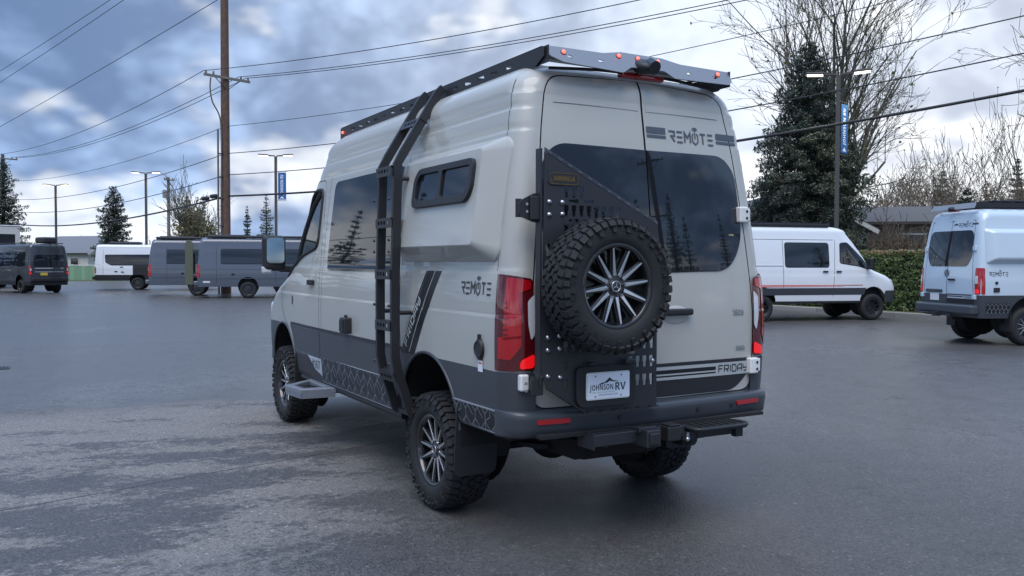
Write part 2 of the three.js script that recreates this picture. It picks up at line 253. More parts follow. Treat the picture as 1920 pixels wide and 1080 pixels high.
function csg(g, cutters, op) { let b = brushOf(g); for (const c of cutters) { const r = evaluator.evaluate(b, c, op); b = brushOf(r.geometry); } return b.geometry; }
const sidePrism = (pts, side = -1, d0 = 0.45, d1 = 1.4) => { const g = plate(pts, d1 - d0); g.translate(0, 0, side < 0 ? d0 : -d1); g.rotateY(-Math.PI / 2); return brushOf(g); };
const rearPrism = (pts, z0 = -0.75, z1 = 0.4) => { const g = plate(pts, z1 - z0); g.translate(0, 0, z0); return brushOf(g); };
const grow = (pts, d) => { const cx = pts.reduce((s, p) => s + p[0], 0) / pts.length, n = pts.length; let A = 0; for (let i = 0; i < n; i++) A += pts[i][0] * pts[(i + 1) % n][1] - pts[(i + 1) % n][0] * pts[i][1]; const s = A > 0 ? 1 : -1; return pts.map((p, i) => { const a = pts[(i + n - 1) % n], b = pts[(i + 1) % n]; let tx = b[0] - a[0], ty = b[1] - a[1]; const l = Math.hypot(tx, ty) || 1; return [p[0] + s * d * ty / l, p[1] - s * d * tx / l]; }); };

// ---------------------------------------------------------------- shared materials
const fleck = dataTex(256, (() => { const R = rng(77); return () => { const v = 0.5 + (R() - 0.5) * 0.5; return [v, v, v]; }; })());
const M = {
  paint: phys(0.418, 0.420, 0.385, 0.48, { clearcoat: 0.65, clearcoatRoughness: 0.03 }),
  cladding: phys(0.040, 0.047, 0.056, 0.45, { clearcoat: 0.35, clearcoatRoughness: 0.3 }),
  plastic: std(0.014, 0.015, 0.017, 0.6),
  liner: std(0.012, 0.012, 0.013, 0.9),
  coat: std(0.018, 0.019, 0.022, 0.5),                 // black powder coat
  bolt: std(0.5, 0.5, 0.52, 0.3, 1),
  steel: std(0.032, 0.035, 0.041, 0.45, 0.3),
  glass: phys(0.010, 0.013, 0.017, 0.02, { ior: 1.7 }),
  sideGlass: phys(0.009, 0.012, 0.016, 0.02, { ior: 1.42 }),
  pane: phys(0.72, 0.84, 0.82, 0.01, { transmission: 1, thickness: 0, ior: 1.5 }),
  rubber: std(0.015, 0.0155, 0.0165, 0.75),
  rim: phys(0.012, 0.012, 0.013, 0.25, { clearcoat: 1 }),
  silver: std(0.78, 0.79, 0.81, 0.22, 1),
  red: phys(0.36, 0.004, 0.008, 0.12, { clearcoat: 1 }),
  redGlow: phys(0.5, 0.01, 0.01, 0.2, { emissive: new THREE.Color(0.36, 0.002, 0.004), clearcoat: 1 }),
  redDark: phys(0.085, 0.004, 0.007, 0.1, { clearcoat: 1 }),
  clear: phys(0.55, 0.57, 0.6, 0.12, { clearcoat: 1 }),
  white: phys(0.72, 0.72, 0.70, 0.45, { clearcoat: 0.5 }),
  led: std(0.8, 0.1, 0.08, 0.3, 0, { emissive: new THREE.Color(3.2, 0.22, 0.14) }),
  fabric: std(0.03, 0.03, 0.033, 0.9),
  vinyl: std(0.018, 0.019, 0.023, 0.4),
  mirror: std(0.36, 0.43, 0.44, 0.03, 1),
};

// ---------------------------------------------------------------- wheels: axle along x, outer face towards -x, centre at the origin
function treadGeo(R, W, pitch) {                                   // blocks of an all-terrain tread
  const gs = [], blk = (h, w, d, x, ang, lean, twist, rad) => { const g = new THREE.BoxGeometry(w, h, d); if (twist) g.rotateY(twist); if (lean) g.rotateZ(lean); g.translate(x, rad, 0); g.rotateX(ang); gs.push(g); };
  for (let i = 0; i < pitch; i++) {
    const a = i / pitch * 2 * Math.PI, s = 2 * Math.PI * R / pitch, alt = i % 2;
    for (const sd of [-1, 1]) {
      blk(0.016, W * (alt ? 0.2 : 0.23), s * 0.62, sd * W * 0.37, a, sd * -0.16, sd * 0.22, R - 0.012);
      blk(0.02, 0.034, s * (alt ? 0.5 : 0.72), sd * W * (alt ? 0.482 : 0.5), a, sd * -1.0, 0, R - 0.034);
      if (!alt) blk(0.014, 0.04, s * 0.42, sd * W * 0.515, a + 0.03, sd * -1.32, 0, R - 0.062);
      blk(0.015, W * 0.15, s * 0.7, sd * W * 0.17, a + s * 0.5 / R, 0, sd * -0.55, R - 0.0075);
    }
    blk(0.015, W * 0.12, s * 0.62, alt ? W * 0.03 : -W * 0.03, a, 0, alt ? 0.5 : -0.5, R - 0.0075);
  }
  return mergeGeometries(gs);
}
function makeWheel(parent, name, o = {}) {
  const { R = 0.39, W = 0.28, rim = 0.237, spokes = 12, detail = true, silver = M.silver } = o, g = sub(name, parent);
  const P = (r, x) => new THREE.Vector2(r, x), h = W / 2;
  const lathe = (pts, n = 56) => new THREE.LatheGeometry(pts, n).rotateZ(Math.PI / 2);   // profile x runs towards -x after the turn
  const tyre = lathe([P(rim - 0.008, -h * 0.7), P(rim + 0.012, -h * 0.93), P(rim + 0.07, -h * 1.03), P(R - 0.045, -h * 0.98), P(R - 0.02, -h * 0.86), P(R - (detail ? 0.016 : 0), -h * 0.6), P(R - (detail ? 0.014 : 0), 0), P(R - (detail ? 0.016 : 0), h * 0.6), P(R - 0.02, h * 0.86), P(R - 0.045, h * 0.98), P(R - 0.075, h * 1.025), P(R - 0.078, h * 1.0), P(rim + 0.06, h * 1.03), P(rim + 0.035, h * 1.015), P(rim + 0.012, h * 0.95), P(rim - 0.008, h * 0.78)], detail ? 72 : 32);
  part('tyre', detail ? [tyre, treadGeo(R, W, 42)] : tyre, M.rubber, g);
  part('rim', [lathe([P(rim - 0.002, -h * 0.8), P(rim - 0.018, -h * 0.8), P(rim - 0.03, -h * 0.2), P(rim - 0.032, h * 0.55), P(rim - 0.016, h * 0.78), P(rim - 0.016, h * 0.86), P(rim + 0.003, h * 0.88), P(rim + 0.003, h * 0.8)], detail ? 56 : 28),
    lathe([P(0.001, h * 0.12), P(rim - 0.03, h * 0.05), P(rim - 0.03, 0), P(0.001, 0)], 32), detail ? lathe([P(0.07, h * 0.1), P(0.078, h * 0.5), P(0.05, h * 0.58), P(0.001, h * 0.58)], 32) : null], M.rim, g);
  const sp = plate([[-0.009, 0.062], [0.009, 0.062], [0.0034, rim - 0.022], [-0.0034, rim - 0.022]], 0.006, [], 0.0015); sp.rotateY(-Math.PI / 2);
  const back = plate([[-0.02, 0.06], [0.02, 0.06], [0.013, rim - 0.018], [-0.013, rim - 0.018]], 0.03); back.rotateY(-Math.PI / 2); 
  const face = -h * 0.52;
  for (let i = 0; i < spokes; i++) {
    const a = (i + 0.5) / spokes * 2 * Math.PI, tilt = (q) => q.clone().rotateZ(0.1).translate(face, 0, 0).rotateX(a);
    part('spoke', tilt(sp.clone().translate(-0.002, 0, 0)), silver, g);
    if (detail) part('spoke_back', tilt(back.clone().translate(0.034, 0, 0)), M.rim, g);
  }
  if (detail) {
    const ring = []; for (let i = 0; i < 46; i++) { if (i % 23 > 15) continue; const a = i / 46 * 2 * Math.PI, rr = (R - 0.075 + rim + 0.06) / 2 + 0.012; ring.push(box(0.004, 0.022 + 0.006 * (i % 3), 0.010, -h * 1.025, rr, 0).rotateX(a), box(0.004, 0.006, 0.018, -h * 1.025, rr + (i % 2 ? 0.01 : -0.01), 0).rotateX(a + 0.03)); } part('sidewall_lettering', ring, M.rubber, g).userData.kind = 'stuff';
    for (let i = 0; i < 6; i++) { const a = i / 6 * 2 * Math.PI + 0.26; part('wheel_nut', rod([face - 0.004, 0.062 * Math.cos(a), 0.062 * Math.sin(a)], [face - 0.022, 0.062 * Math.cos(a), 0.062 * Math.sin(a)], 0.0095, 0.008, 6), M.bolt, g); }
    const cap = part('centre_cap', lathe([P(0.001, h * 0.67), P(0.034, h * 0.66), P(0.04, h * 0.6), P(0.04, h * 0.4)], 28), M.rim, g);
    const star = [new THREE.TorusGeometry(0.028, 0.0026, 6, 32).rotateY(Math.PI / 2)];
    for (let i = 0; i < 3; i++) { const s = plate([[-0.0042, 0], [0.0042, 0], [0.0008, 0.027], [-0.0008, 0.027]], 0.003); s.rotateY(-Math.PI / 2).rotateX(i / 3 * 2 * Math.PI); star.push(s); }
    const st = part('emblem', star.map((s) => clean(s).translate(-h * 0.69, 0, 0)), silver, g);
    part('valve_cap', rod([face + 0.01, -0.08, -rim + 0.045], [face - 0.02, -0.082, -rim + 0.05], 0.006), M.bolt, g);
  }
  return g;
}
// ---------------------------------------------------------------- the camper van in the middle of the lot
const S1 = new Surf({
  W: [[0.5, 0.955], [0.6, 0.972], [0.8, 0.99], [1.0, 1.0], [1.2, 1.003], [1.45, 0.994], [1.62, 0.978], [1.9, 0.948], [2.2, 0.912], [2.4, 0.886], [2.63, 0.850]],
  ZR: [[0.5, -0.16], [0.8, -0.14], [1.25, -0.13], [1.55, -0.145], [2.3, -0.22], [2.63, -0.27]],
  ZF: [[0.45, -5.82], [0.7, -5.93], [0.95, -5.92], [1.1, -5.88], [1.25, -5.76], [1.36, -5.58], [1.46, -5.3], [1.54, -5.1], [1.9, -4.84], [2.3, -4.54], [2.63, -4.26]],
  yE: 2.63, R: 0.215, fr: 2.7, crown: 0.035, y0: 0.56,
  relief: (y) => -0.007 * sm(1.595, 1.615, y) + 0.004 * sm(1.62, 1.70, y) - 0.006 * sm(2.405, 2.415, y) * (1 - sm(2.43, 2.47, y)) - 0.007 * sm(2.535, 2.545, y) * (1 - sm(2.56, 2.60, y)) - 0.003 * sm(1.335, 1.345, y) * (1 - sm(1.35, 1.37, y)),
  extra: [0.655, 1.025, 1.335, 1.345, 1.355, 1.595, 1.605, 1.615, 1.63, 2.405, 2.41, 2.415, 2.43, 2.45, 2.535, 2.54, 2.545, 2.56, 2.58],
});
{
  const van = thing('camper_van', 'pale grey high-roof camper van with ladder, roof rack and spare wheel on its rear door', 'van');
  const arch = (zc, yc, r) => { const p = []; for (let i = 0; i <= 28; i++) { const a = Math.PI * i / 28; p.push([zc + r * Math.cos(a), yc + r * (Math.sin(a) > 0.92 ? 0.92 + (Math.sin(a) - 0.92) * 0.9 : Math.sin(a))]); } p.push([zc - r, 0.3], [zc + r, 0.3]); return p; };
  const aR = arch(-1.27, 0.60, 0.45), aF = arch(-4.92, 0.58, 0.45);
  const edge = []; for (let y = 0.83; y <= 2.62; y += 0.0895) edge.push([-(S1.w(y) - 0.152), y]);
  const doorL = [[-0.003, 0.815], [-0.003, 2.775], ...rounded([[-0.003, 2.775], [-0.67, 2.75], edge.at(-3)], [0, 0.12, 0]).slice(1), ...edge.slice(3, -3).reverse(), ...rounded([edge[2], [edge[0][0], 0.815], [-0.003, 0.815]], [0, 0.13, 0]).slice(0, -1)];
  const doorR = doorL.map(([x, y]) => [-x, y]).reverse();
  const fDoor = rounded([[-3.625, 0.60], [-3.625, 1.3], [-3.70, 2.12], [-3.755, 2.40], [-4.10, 2.40], [-4.92, 1.60], [-5.0, 1.45], [-4.95, 1.12], [-4.60, 0.94], [-4.46, 0.60]], [0, 0.1, 0.2, 0.07, 0.12, 0.12, 0.06, 0.2, 0.2, 0]);
  const fWin = rounded([[-3.79, 1.80], [-3.80, 2.30], [-4.06, 2.31], [-4.85, 1.63], [-4.90, 1.515], [-4.80, 1.51], [-4.38, 1.70]], [0.08, 0.06, 0.1, 0.1, 0.02, 0.05, 0.3]);
  const shield = rounded([[-0.72, 1.60], [0.72, 1.60], [0.62, 2.34], [-0.62, 2.34]], 0.08);
  const shieldCut = rearPrism(shield, -5.5, -4.0), winCutL = sidePrism(fWin), winCutR = sidePrism(fWin, 1);
  const arches = [sidePrism(aR, -1, 0.5), sidePrism(aR, 1, 0.5), sidePrism(aF, -1, 0.5), sidePrism(aF, 1, 0.5)];
  const D = 1.5, rows = S1.rowsFor(D), zone = (k, o = 0) => S1.skin(o, D, k, rows), rearSkin = zone((x, y, z) => z > -0.8), doorSkin = (s) => zone((x, y, z) => z < -3.3 && x * s > 0.3 && y < 2.7);
  const upper = zone((x, y) => y > 1.025), lower = zone((x, y, z) => y < 1.025 && !(y < 0.655 && z > -0.87));
  const cutDoors = [rearPrism(grow(doorL, 0.004)), rearPrism(grow(doorR, 0.004)), sidePrism(grow(fDoor, 0.004)), sidePrism(grow(fDoor, 0.004), 1)];
  const body = part('body_shell', csg(upper, [...arches, ...cutDoors, shieldCut, ...[-1, 1].flatMap((s) => [sidePrism([[-0.335, 1.60], [-0.329, 1.60], [-0.405, 2.72], [-0.411, 2.72]], s), sidePrism([[-1.715, 1.03], [-1.709, 1.03], [-1.80, 2.42], [-1.806, 2.42]], s), sidePrism([[-3.56, 1.03], [-3.554, 1.03], [-3.60, 2.42], [-3.606, 2.42]], s)])], HOLLOW_SUBTRACTION), M.paint, van);
  part('lower_cladding', csg(lower, [...arches, ...cutDoors], HOLLOW_SUBTRACTION), M.cladding, van);
  part('inner_liner', csg(S1.skin(-0.035, 0.7, (x, y, z) => !(y < 0.70 && z > -0.87)), [...arches, shieldCut, winCutL, winCutR], HOLLOW_SUBTRACTION), M.liner, van);
  // ---- rear doors
  const rd = [part('rear_door', csg(rearSkin, [rearPrism(grow(doorL, -0.004))], HOLLOW_INTERSECTION), M.paint, van), part('rear_door', csg(rearSkin, [rearPrism(grow(doorR, -0.004))], HOLLOW_INTERSECTION), M.paint, van)];
  const gwin = (s) => rounded([[s * 0.0045, 1.585], [s * 0.0045, 2.34], [s * 0.64, 2.345], [s * 0.745, 2.24], [s * 0.775, 1.80], [s * 0.65, 1.60]], [0, 0, 0.12, 0.09, 0.16, 0.16]);
  part('rear_window', S1.panel(gwin(-1), 0.006, 'rear', 16), M.glass, rd[0]); part('rear_window', S1.panel(gwin(1), 0.006, 'rear', 16), M.glass, rd[1]);
  for (const s of [-1, 1]) part('pressed_crease', S1.panel(s < 0 ? [[-0.64, 2.585], [-0.03, 2.583], [-0.03, 2.622], [-0.60, 2.589]] : [[0.64, 2.585], [0.03, 2.583], [0.03, 2.622], [0.60, 2.589]], 0.0035, 'rear', 10, 0.006), M.paint, rd[s < 0 ? 0 : 1]);
  // handle in its scooped recess
  part('handle_recess', new THREE.SphereGeometry(0.5, 28, 14).scale(0.24, 0.115, 0.03).translate(0.17, 1.325, S1.rearZ(0.17, 1.32) - 0.002), M.paint, rd[1]);
  part('door_handle', rbox(0.235, 0.042, 0.03, 0.014, 0.17, 1.345, S1.rearZ(0.17, 1.33) + 0.03), M.plastic, rd[1]);
  // lower black band with the model name, badges, the word above the window
  const band = S1.panel(rounded([[0.012, 0.823], [0.69, 0.823], [0.815, 0.93], [0.818, 1.03], [0.012, 1.03]], [0, 0.1, 0.05, 0, 0]), 0.003, 'rear', 20, 0.05, false);
  part('black_band', band, M.vinyl, rd[1]);
  part('band_lettering', S1.panel(rect(0.02, 0.925, 0.812, 1.008), 0.006, 'rear', 16, 0.05, false), decal(0.02, 0.925, 0.812, 1.008, 1300, (g) => {
    poly(g, [[0.02, 0.925], [0.812, 0.925], [0.812, 1.008], [0.02, 1.008]], '#a7acab');
    poly(g, [[0.02, 0.963], [0.515, 0.963], [0.515, 0.987], [0.02, 0.987]], '#15161b'); poly(g, [[0.02, 0.943], [0.515, 0.943], [0.515, 0.953], [0.02, 0.953]], '#15161b');
    word(g, 'FRIDAY', 0.542, 0.945, 0.043, 0.036, 0.014, 0.0085, '#15161b', FRI);
  }, { opaque: true }), rd[1]);
  part('roof_lettering', S1.panel(rect(0.02, 2.36, 0.80, 2.56), 0.004, 'rear', 20, 0.04, false), decal(0.02, 2.36, 0.80, 2.56, 1300, (g) => {
    const c = '#4b535c', t = (x) => 2.452 - 0.012 * x;
    for (const [a, b] of [[0.02, 0.172], [0.605, 0.785]]) { poly(g, [[a, 2.452], [b, 2.452], [b, 2.492], [a, 2.492]], c); poly(g, [[a, 2.425], [b, 2.425], [b, 2.443], [a, 2.443]], c); }
    remoteWord(g, 0.198, 2.412, 0.065, c);
  }), rd[1]);
  const badge = (name, text, x, y, h) => part(name, S1.panel(rect(x, y, x + h * 3.6, y + h * 1.4), 0.005, 'rear', 8, 0.05, false), decal(x, y, x + h * 3.6, y + h * 1.4, 2600, (g) => { g.save(); g.translate(x + h * 0.2, y + h * 0.22); g.transform(1, 0, 0.25, -1, 0, 0); g.scale(h / 100, h / 100); g.font = 'bold 125px sans-serif'; g.fillStyle = '#e3e6e8'; g.fillText(text, 0, 0); g.lineWidth = 6; g.strokeStyle = '#40454c'; g.strokeText(text, 0, 0); g.restore(); }, { metal: 0.6, rough: 0.25 }), rd[1]);
  badge('number_badge', '2500', 0.66, 1.305, 0.036); badge('drive_badge', 'AWD', 0.69, 1.075, 0.03);
  // hinges
  for (const s of [-1, 1]) for (const y of [0.975, 1.965]) {
    const x = s * (S1.w(y) - (s < 0 ? 0.085 : 0.165)), z = S1.rearZ(x, y) + (s < 0 ? 0.02 : 0); if (s < 0 && y > 1.5) continue;
    const h = part('hinge', s < 0 ? [rbox(0.055, 0.095, 0.045, 0.012, x, y, z + 0.005)] : [rbox(0.075, 0.105, 0.05, 0.012, x, y, z + 0.02), rbox(0.05, 0.09, 0.05, 0.012, x + s * 0.055, y, z - 0.005)], M.white, van); if (s < 0) continue;
    for (const dy of [-0.022, 0.022]) part('hinge_bolt', rod([x + s * 0.02, y + dy, z + 0.04], [x + s * 0.02, y + dy, z + 0.049], 0.009), M.plastic, h);
  }
  // ---- front doors
  for (const s of [-1, 1]) {
    const d = part('front_door', csg(csg(doorSkin(s), [sidePrism(grow(fDoor, -0.004), s)], HOLLOW_INTERSECTION), [s < 0 ? winCutL : winCutR], HOLLOW_SUBTRACTION), M.paint, van), side = s < 0 ? 'left' : 'right';
    part('door_lower_panel', S1.panel([[-3.63, 0.60], [-3.63, 1.022], [-4.64, 1.022], [-4.56, 0.94], [-4.47, 0.72], [-4.46, 0.60]], 0.003, side, 14, 0.06, false), M.cladding, d);
    part('door_window', S1.panel(grow(fWin, 0.01), -0.012, side, 16, 0.06, false), M.pane, d);
    part('window_trim', [tube(grow(fWin, 0.012).map(([z, y]) => [s * (S1.xAt(y, z) + 0.002), y, z]), 0.017, 90, 6, true), tube([[-3.88, 2.30], [-4.08, 2.19], [-4.33, 1.93], [-4.46, 1.68]].map(([z, y]) => [s * (S1.xAt(y, z) - 0.015), y, z]), 0.028, 20, 6)], M.plastic, d);
    part('door_handle', rbox(0.03, 0.05, 0.16, 0.013, s * (S1.xAt(1.46, -3.86) + 0.018), 1.46, -3.86), M.plastic, d);
    const m = sub('wing_mirror', van, [s * 1.0, 1.72, -4.78]);
    part('mirror_housing', rbox(0.235, 0.36, 0.12, 0.05, s * 0.1, 0.015, -0.03), M.plastic, m);
    part('mirror_glass', plate(rect(-0.085, -0.10, 0.085, 0.155, 0.04), 0.003).rotateY(s * 0.2).translate(s * 0.1, 0.015, 0.045), M.mirror, m);
    part('indicator', rbox(0.1, 0.09, 0.1, 0.03, s * 0.17, -0.15, -0.035), M.clear, m);
    part('mirror_arm', rbox(0.16, 0.07, 0.07, 0.02, s * -0.03, -0.14, -0.02), M.plastic, m);
  }
  part('windscreen', (() => { const g = new THREE.PlaneGeometry(1.6, 1, 12, 10), p = g.attributes.position; for (let i = 0; i < p.count; i++) { const y = 1.58 + (p.getY(i) + 0.5) * 0.80, x = p.getX(i), zf = S1.f(y); p.setXYZ(i, x, y, zf + 0.01 + S1.bowF * (x / 0.62) ** 2); } g.computeVertexNormals(); return g; })(), M.pane, van);
  // cab furniture seen through the glass
  for (const x of [-0.45, 0.45]) { const st = sub('cab_seat', van, [x, 0, -3.95]); part('seat_base', rbox(0.5, 0.5, 0.52, 0.06, 0, 1.05, 0), M.fabric, st); part('backrest', rbox(0.48, 0.68, 0.14, 0.06, 0, 1.6, 0.28, 0.16), M.fabric, st); part('headrest', rbox(0.27, 0.2, 0.1, 0.04, 0, 2.03, 0.34), M.fabric, st); }
  part('dashboard', rbox(1.7, 0.32, 0.5, 0.08, 0, 1.4, -4.9), M.liner, van);
  part('steering_wheel', new THREE.TorusGeometry(0.19, 0.016, 8, 28).rotateX(-0.45).translate(-0.45, 1.55, -4.52), M.plastic, van);
  // ---- side windows
  const bigWin = rect(-3.45, 1.578, -1.86, 2.355, 0.085, 6);
  for (const s of ['left', 'right']) { const w = part('side_window', S1.panel(bigWin, 0.007, s, 24), M.sideGlass, van); part('window_rail', S1.panel(rect(-3.44, 1.836, -1.87, 1.842), 0.009, s, 12, 0.01, false), M.steel, w); }
  // ---- the flared side pod and its sliding window
  for (const s of [-1, 1]) {
    const face = (y) => 1.082 - 0.075 * (y - 1.75) / 0.56, loop = (r, k) => { const [z0, y0, z1, y1, rad] = r, C = [[z1 - rad, y1 - rad, 0], [z0 + rad, y1 - rad, 1], [z0 + rad, y0 + rad, 2], [z1 - rad, y0 + rad, 3]], out = []; C.forEach(([cz, cy, q], n) => { for (let i = 0; i <= 16; i++) { const t = (q + i / 16) * Math.PI / 2; out.push([cz + rad * Math.cos(t), cy + rad * Math.sin(t)]); } const N = C[(n + 1) % 4], e = out.at(-1), t2 = N[2] * Math.PI / 2, f = [N[0] + rad * Math.cos(t2), N[1] + rad * Math.sin(t2)]; for (let i = 1; i < 12; i++) out.push([mix(e[0], f[0], i / 12), mix(e[1], f[1], i / 12)]); }); return out.map(([z, y]) => [s * (k === 0 ? S1.xAt(y, z) - 0.004 : k === 1 ? S1.xAt(y, z) + 0.012 : face(y) - (k === 2 ? 0.006 : 0)), y, z]); };
    const rings = [loop([-1.765, 1.65, -0.308, 2.382, 0.085], 0), loop([-1.76, 1.655, -0.313, 2.377, 0.08], 1), loop([-1.632, 1.744, -0.452, 2.322, 0.035], 2), loop([-1.622, 1.752, -0.462, 2.314, 0.03], 3), loop([-1.2, 2.0, -0.9, 2.1, 0.01], 3)], nn = rings[0].length, pos = [], ix = [];
    rings.forEach((q) => q.forEach((p) => pos.push(...p))); for (let j = 0; j < rings.length - 1; j++) for (let i = 0; i < nn; i++) { const a = j * nn + i, b = j * nn + (i + 1) % nn; s < 0 ? ix.push(a, b, a + nn, b, b + nn, a + nn) : ix.push(a, a + nn, b, b, a + nn, b + nn); } const c0 = pos.length / 3; pos.push(s * face(2.05), 2.05, -1.05); for (let i = 0; i < nn; i++) { const a = (rings.length - 1) * nn + i, b = (rings.length - 1) * nn + (i + 1) % nn; s < 0 ? ix.push(a, b, c0) : ix.push(a, c0, b); }
    const g = new THREE.BufferGeometry(); g.setAttribute('position', new THREE.Float32BufferAttribute(pos, 3)); g.setIndex(ix);
    const pod = part('side_pod', clean(toCreasedNormals(g, 0.16)), M.paint, van);
    const tilt = Math.atan2(0.075, 0.56), put = (q) => { q.translate(0, -2.13, 0); q.rotateY(-Math.PI / 2); if (s > 0) q.rotateY(Math.PI).translate(0, 0, -1.88); q.rotateZ(s < 0 ? -tilt : tilt); q.translate(s * face(2.13), 2.13, 0); return q; };
    const O = rounded([[-1.365, 2.005], [-0.575, 2.005], [-0.515, 2.075], [-0.515, 2.26], [-1.30, 2.26], [-1.365, 2.2]], 0.055), I = [rounded([[-1.325, 2.045], [-0.975, 2.045], [-0.975, 2.225], [-1.28, 2.225], [-1.325, 2.17]], 0.03), rounded([[-0.94, 2.045], [-0.60, 2.045], [-0.55, 2.10], [-0.55, 2.225], [-0.94, 2.225]], 0.03)];
    const fr = part('pod_window_frame', put(plate(O, 0.022, I, 0.003)), M.coat, pod);
    for (const h of I) part('window_pane', put(plate(grow(h, 0.006), 0.004).translate(0, 0, 0.006)), M.glass, pod);
  }
  // ---- lettering on the left side
  part('side_lettering', S1.panel(rect(-0.79, 1.43, -0.36, 1.60), 0.003, 'left', 10, 0.05, false), decal(-0.79, 1.43, -0.36, 1.60, 2200, (g) => remoteWord(g, -0.765, 1.46, 0.066, '#22262c')), van);
  const slant = [[-1.70, 1.012], [-1.47, 1.012], [-1.065, 1.592], [-1.30, 1.592]];
  part('slanted_stripe', S1.panel(slant, 0.003, 'left', 10, 0.05, false), decal(-1.70, 1.012, -1.065, 1.592, 1500, (g) => {
    const L = (a, b, c, d, col) => { const A = (t) => [mix(-1.70, -1.30, t), mix(1.012, 1.592, t)], f = (t, o) => [mix(-1.70, -1.30, t) + o * mix(0.23, 0.235, t), mix(1.012, 1.592, t)]; poly(g, [f(0, a), f(0, b), f(1, b), f(1, a)], col); };
    L(0, 0.08, 0, 0, '#1c1f24'); L(0.12, 0.54, 0, 0, '#1c1f24'); L(0.62, 1, 0, 0, '#1c1f24');
    g.save(); const ang = Math.atan2(0.58, 0.40); g.translate(-1.595, 1.06); g.rotate(ang); word(g, 'FRIDAY', 0, -0.002, 0.046, 0.056, 0.022, 0.012, '#b9bdbc', FRI); g.restore();
  }), van);
  // stickers and small fittings on the left flank
  const px = (y, z, o = 0) => -(S1.xAt(y, z) + o);
  const inlet = sub('power_inlet', van, [px(1.14, -0.485), 1.14, -0.485]);
  part('inlet_cover', new THREE.CylinderGeometry(0.05, 0.056, 0.022, 24).rotateZ(Math.PI / 2).scale(1, 1.15, 0.85).translate(-0.008, 0, 0), M.coat, inlet); part('inlet_latch', rbox(0.02, 0.035, 0.016, 0.005, -0.012, 0.07, 0), M.coat, inlet); part('inlet_ring', new THREE.TorusGeometry(0.046, 0.006, 6, 24).rotateY(Math.PI / 2).translate(-0.018, 0, 0), M.steel, inlet);
  part('warning_sticker', S1.panel(rect(-0.515, 1.005, -0.455, 1.085), 0.005, 'left', 4, 0.05, false), decal(-0.515, 1.005, -0.455, 1.085, 4000, (g) => { poly(g, [[-0.515, 1.005], [-0.455, 1.005], [-0.455, 1.085], [-0.515, 1.085]], '#dfe4ea'); poly(g, [[-0.515, 1.072], [-0.455, 1.072], [-0.455, 1.085], [-0.515, 1.085]], '#101216'); poly(g, [[-0.508, 1.05], [-0.462, 1.05], [-0.462, 1.06], [-0.508, 1.06]], '#d2573c'); }, { opaque: true }), van);
  const hb = sub('hose_box', van, [px(1.13, -2.80), 1.13, -2.80]); part('box_body', rbox(0.07, 0.13, 0.12, 0.012, -0.03, 0, 0), M.coat, hb); part('box_lid', rbox(0.012, 0.10, 0.09, 0.005, -0.068, 0, 0), M.plastic, hb); part('box_knob', rod([-0.03, 0.06, 0], [-0.03, 0.085, 0], 0.014), M.plastic, hb);
  part('white_sticker', S1.panel(rect(-2.79, 1.03, -2.74, 1.065), 0.004, 'left', 3, 0.05, false), M.white, van);
  part('black_stripe', S1.panel([[-4.62, 1.026], [-1.69, 1.026], [-1.69, 1.052], [-4.60, 1.052]], 0.004, 'left', 30, 0.02), M.vinyl, van);
  part('bonnet_badge', S1.panel(rect(-4.56, 1.23, -4.52, 1.31), 0.003, 'left', 2, 0.05, false), M.vinyl, van);
  // ---- patterned lower panels
  const hexes = (x0, y0, x1, y1, s, bg, extra) => decal(x0, y0, x1, y1, 740, (g) => {
    poly(g, [[x0, y0], [x1, y0], [x1, y1], [x0, y1]], bg); const L = [], a = s, h = s * 0.82;
    for (let j = -1; j < (y1 - y0) / h + 2; j++) for (let i = -1; i < (x1 - x0) / a + 2; i++) { const x = x0 + (i + (j & 1) * 0.5) * a, y = y0 + j * h; L.push([[x, y], [x + a / 2, y + h * 0.55]], [[x + a / 2, y + h * 0.55], [x + a, y]], [[x, y], [x, y - h * 0.62]]); if ((i * 7 + j * 3) % 3) L.push([[x + a * 0.25, y + h * 0.28], [x + a * 0.75, y - h * 0.3]]); else L.push([[x + a / 2, y + h * 0.55], [x + a * 0.5, y - h * 0.1]], [[x + a * 0.5, y - h * 0.1], [x, y - h * 0.4]]); }
    strokes(g, L, s * 0.038, '#7d848a'); strokes(g, [[[x0, y1 - 0.004], [x1, y1 - 0.004]], [[x0, y0 + 0.004], [x1, y0 + 0.004]]], 0.008, '#8f969c'); if (extra) extra(g);
  }, { opaque: true, rough: 0.45 });
  part('patterned_sill_panel', S1.panel([[-4.42, 0.60], [-4.30, 0.57], [-1.72, 0.565], [-1.70, 0.80], [-4.44, 0.785]], 0.008, 'left', 40, 0.05), hexes(-4.44, 0.565, -1.70, 0.80, 0.15, '#23262b', (g) => {
    poly(g, [[-4.44, 0.56], [-3.62, 0.56], [-3.62, 0.776], [-4.44, 0.776]], '#2a2a30'); poly(g, [[-4.0, 0.775], [-3.58, 0.775], [-3.58, 0.62], [-3.78, 0.66]], '#a9b0b6'); type(g, '#167', -3.88, 0.672, 0.11, 0.25, '#1d2026', true);
  }), van);
  part('patterned_quarter_panel', S1.panel([[-0.80, 0.672], [-0.305, 0.662], [-0.305, 0.80], [-0.885, 0.80]], 0.008, 'left', 20, 0.04), hexes(-0.885, 0.655, -0.305, 0.80, 0.125, '#17191d'), van);
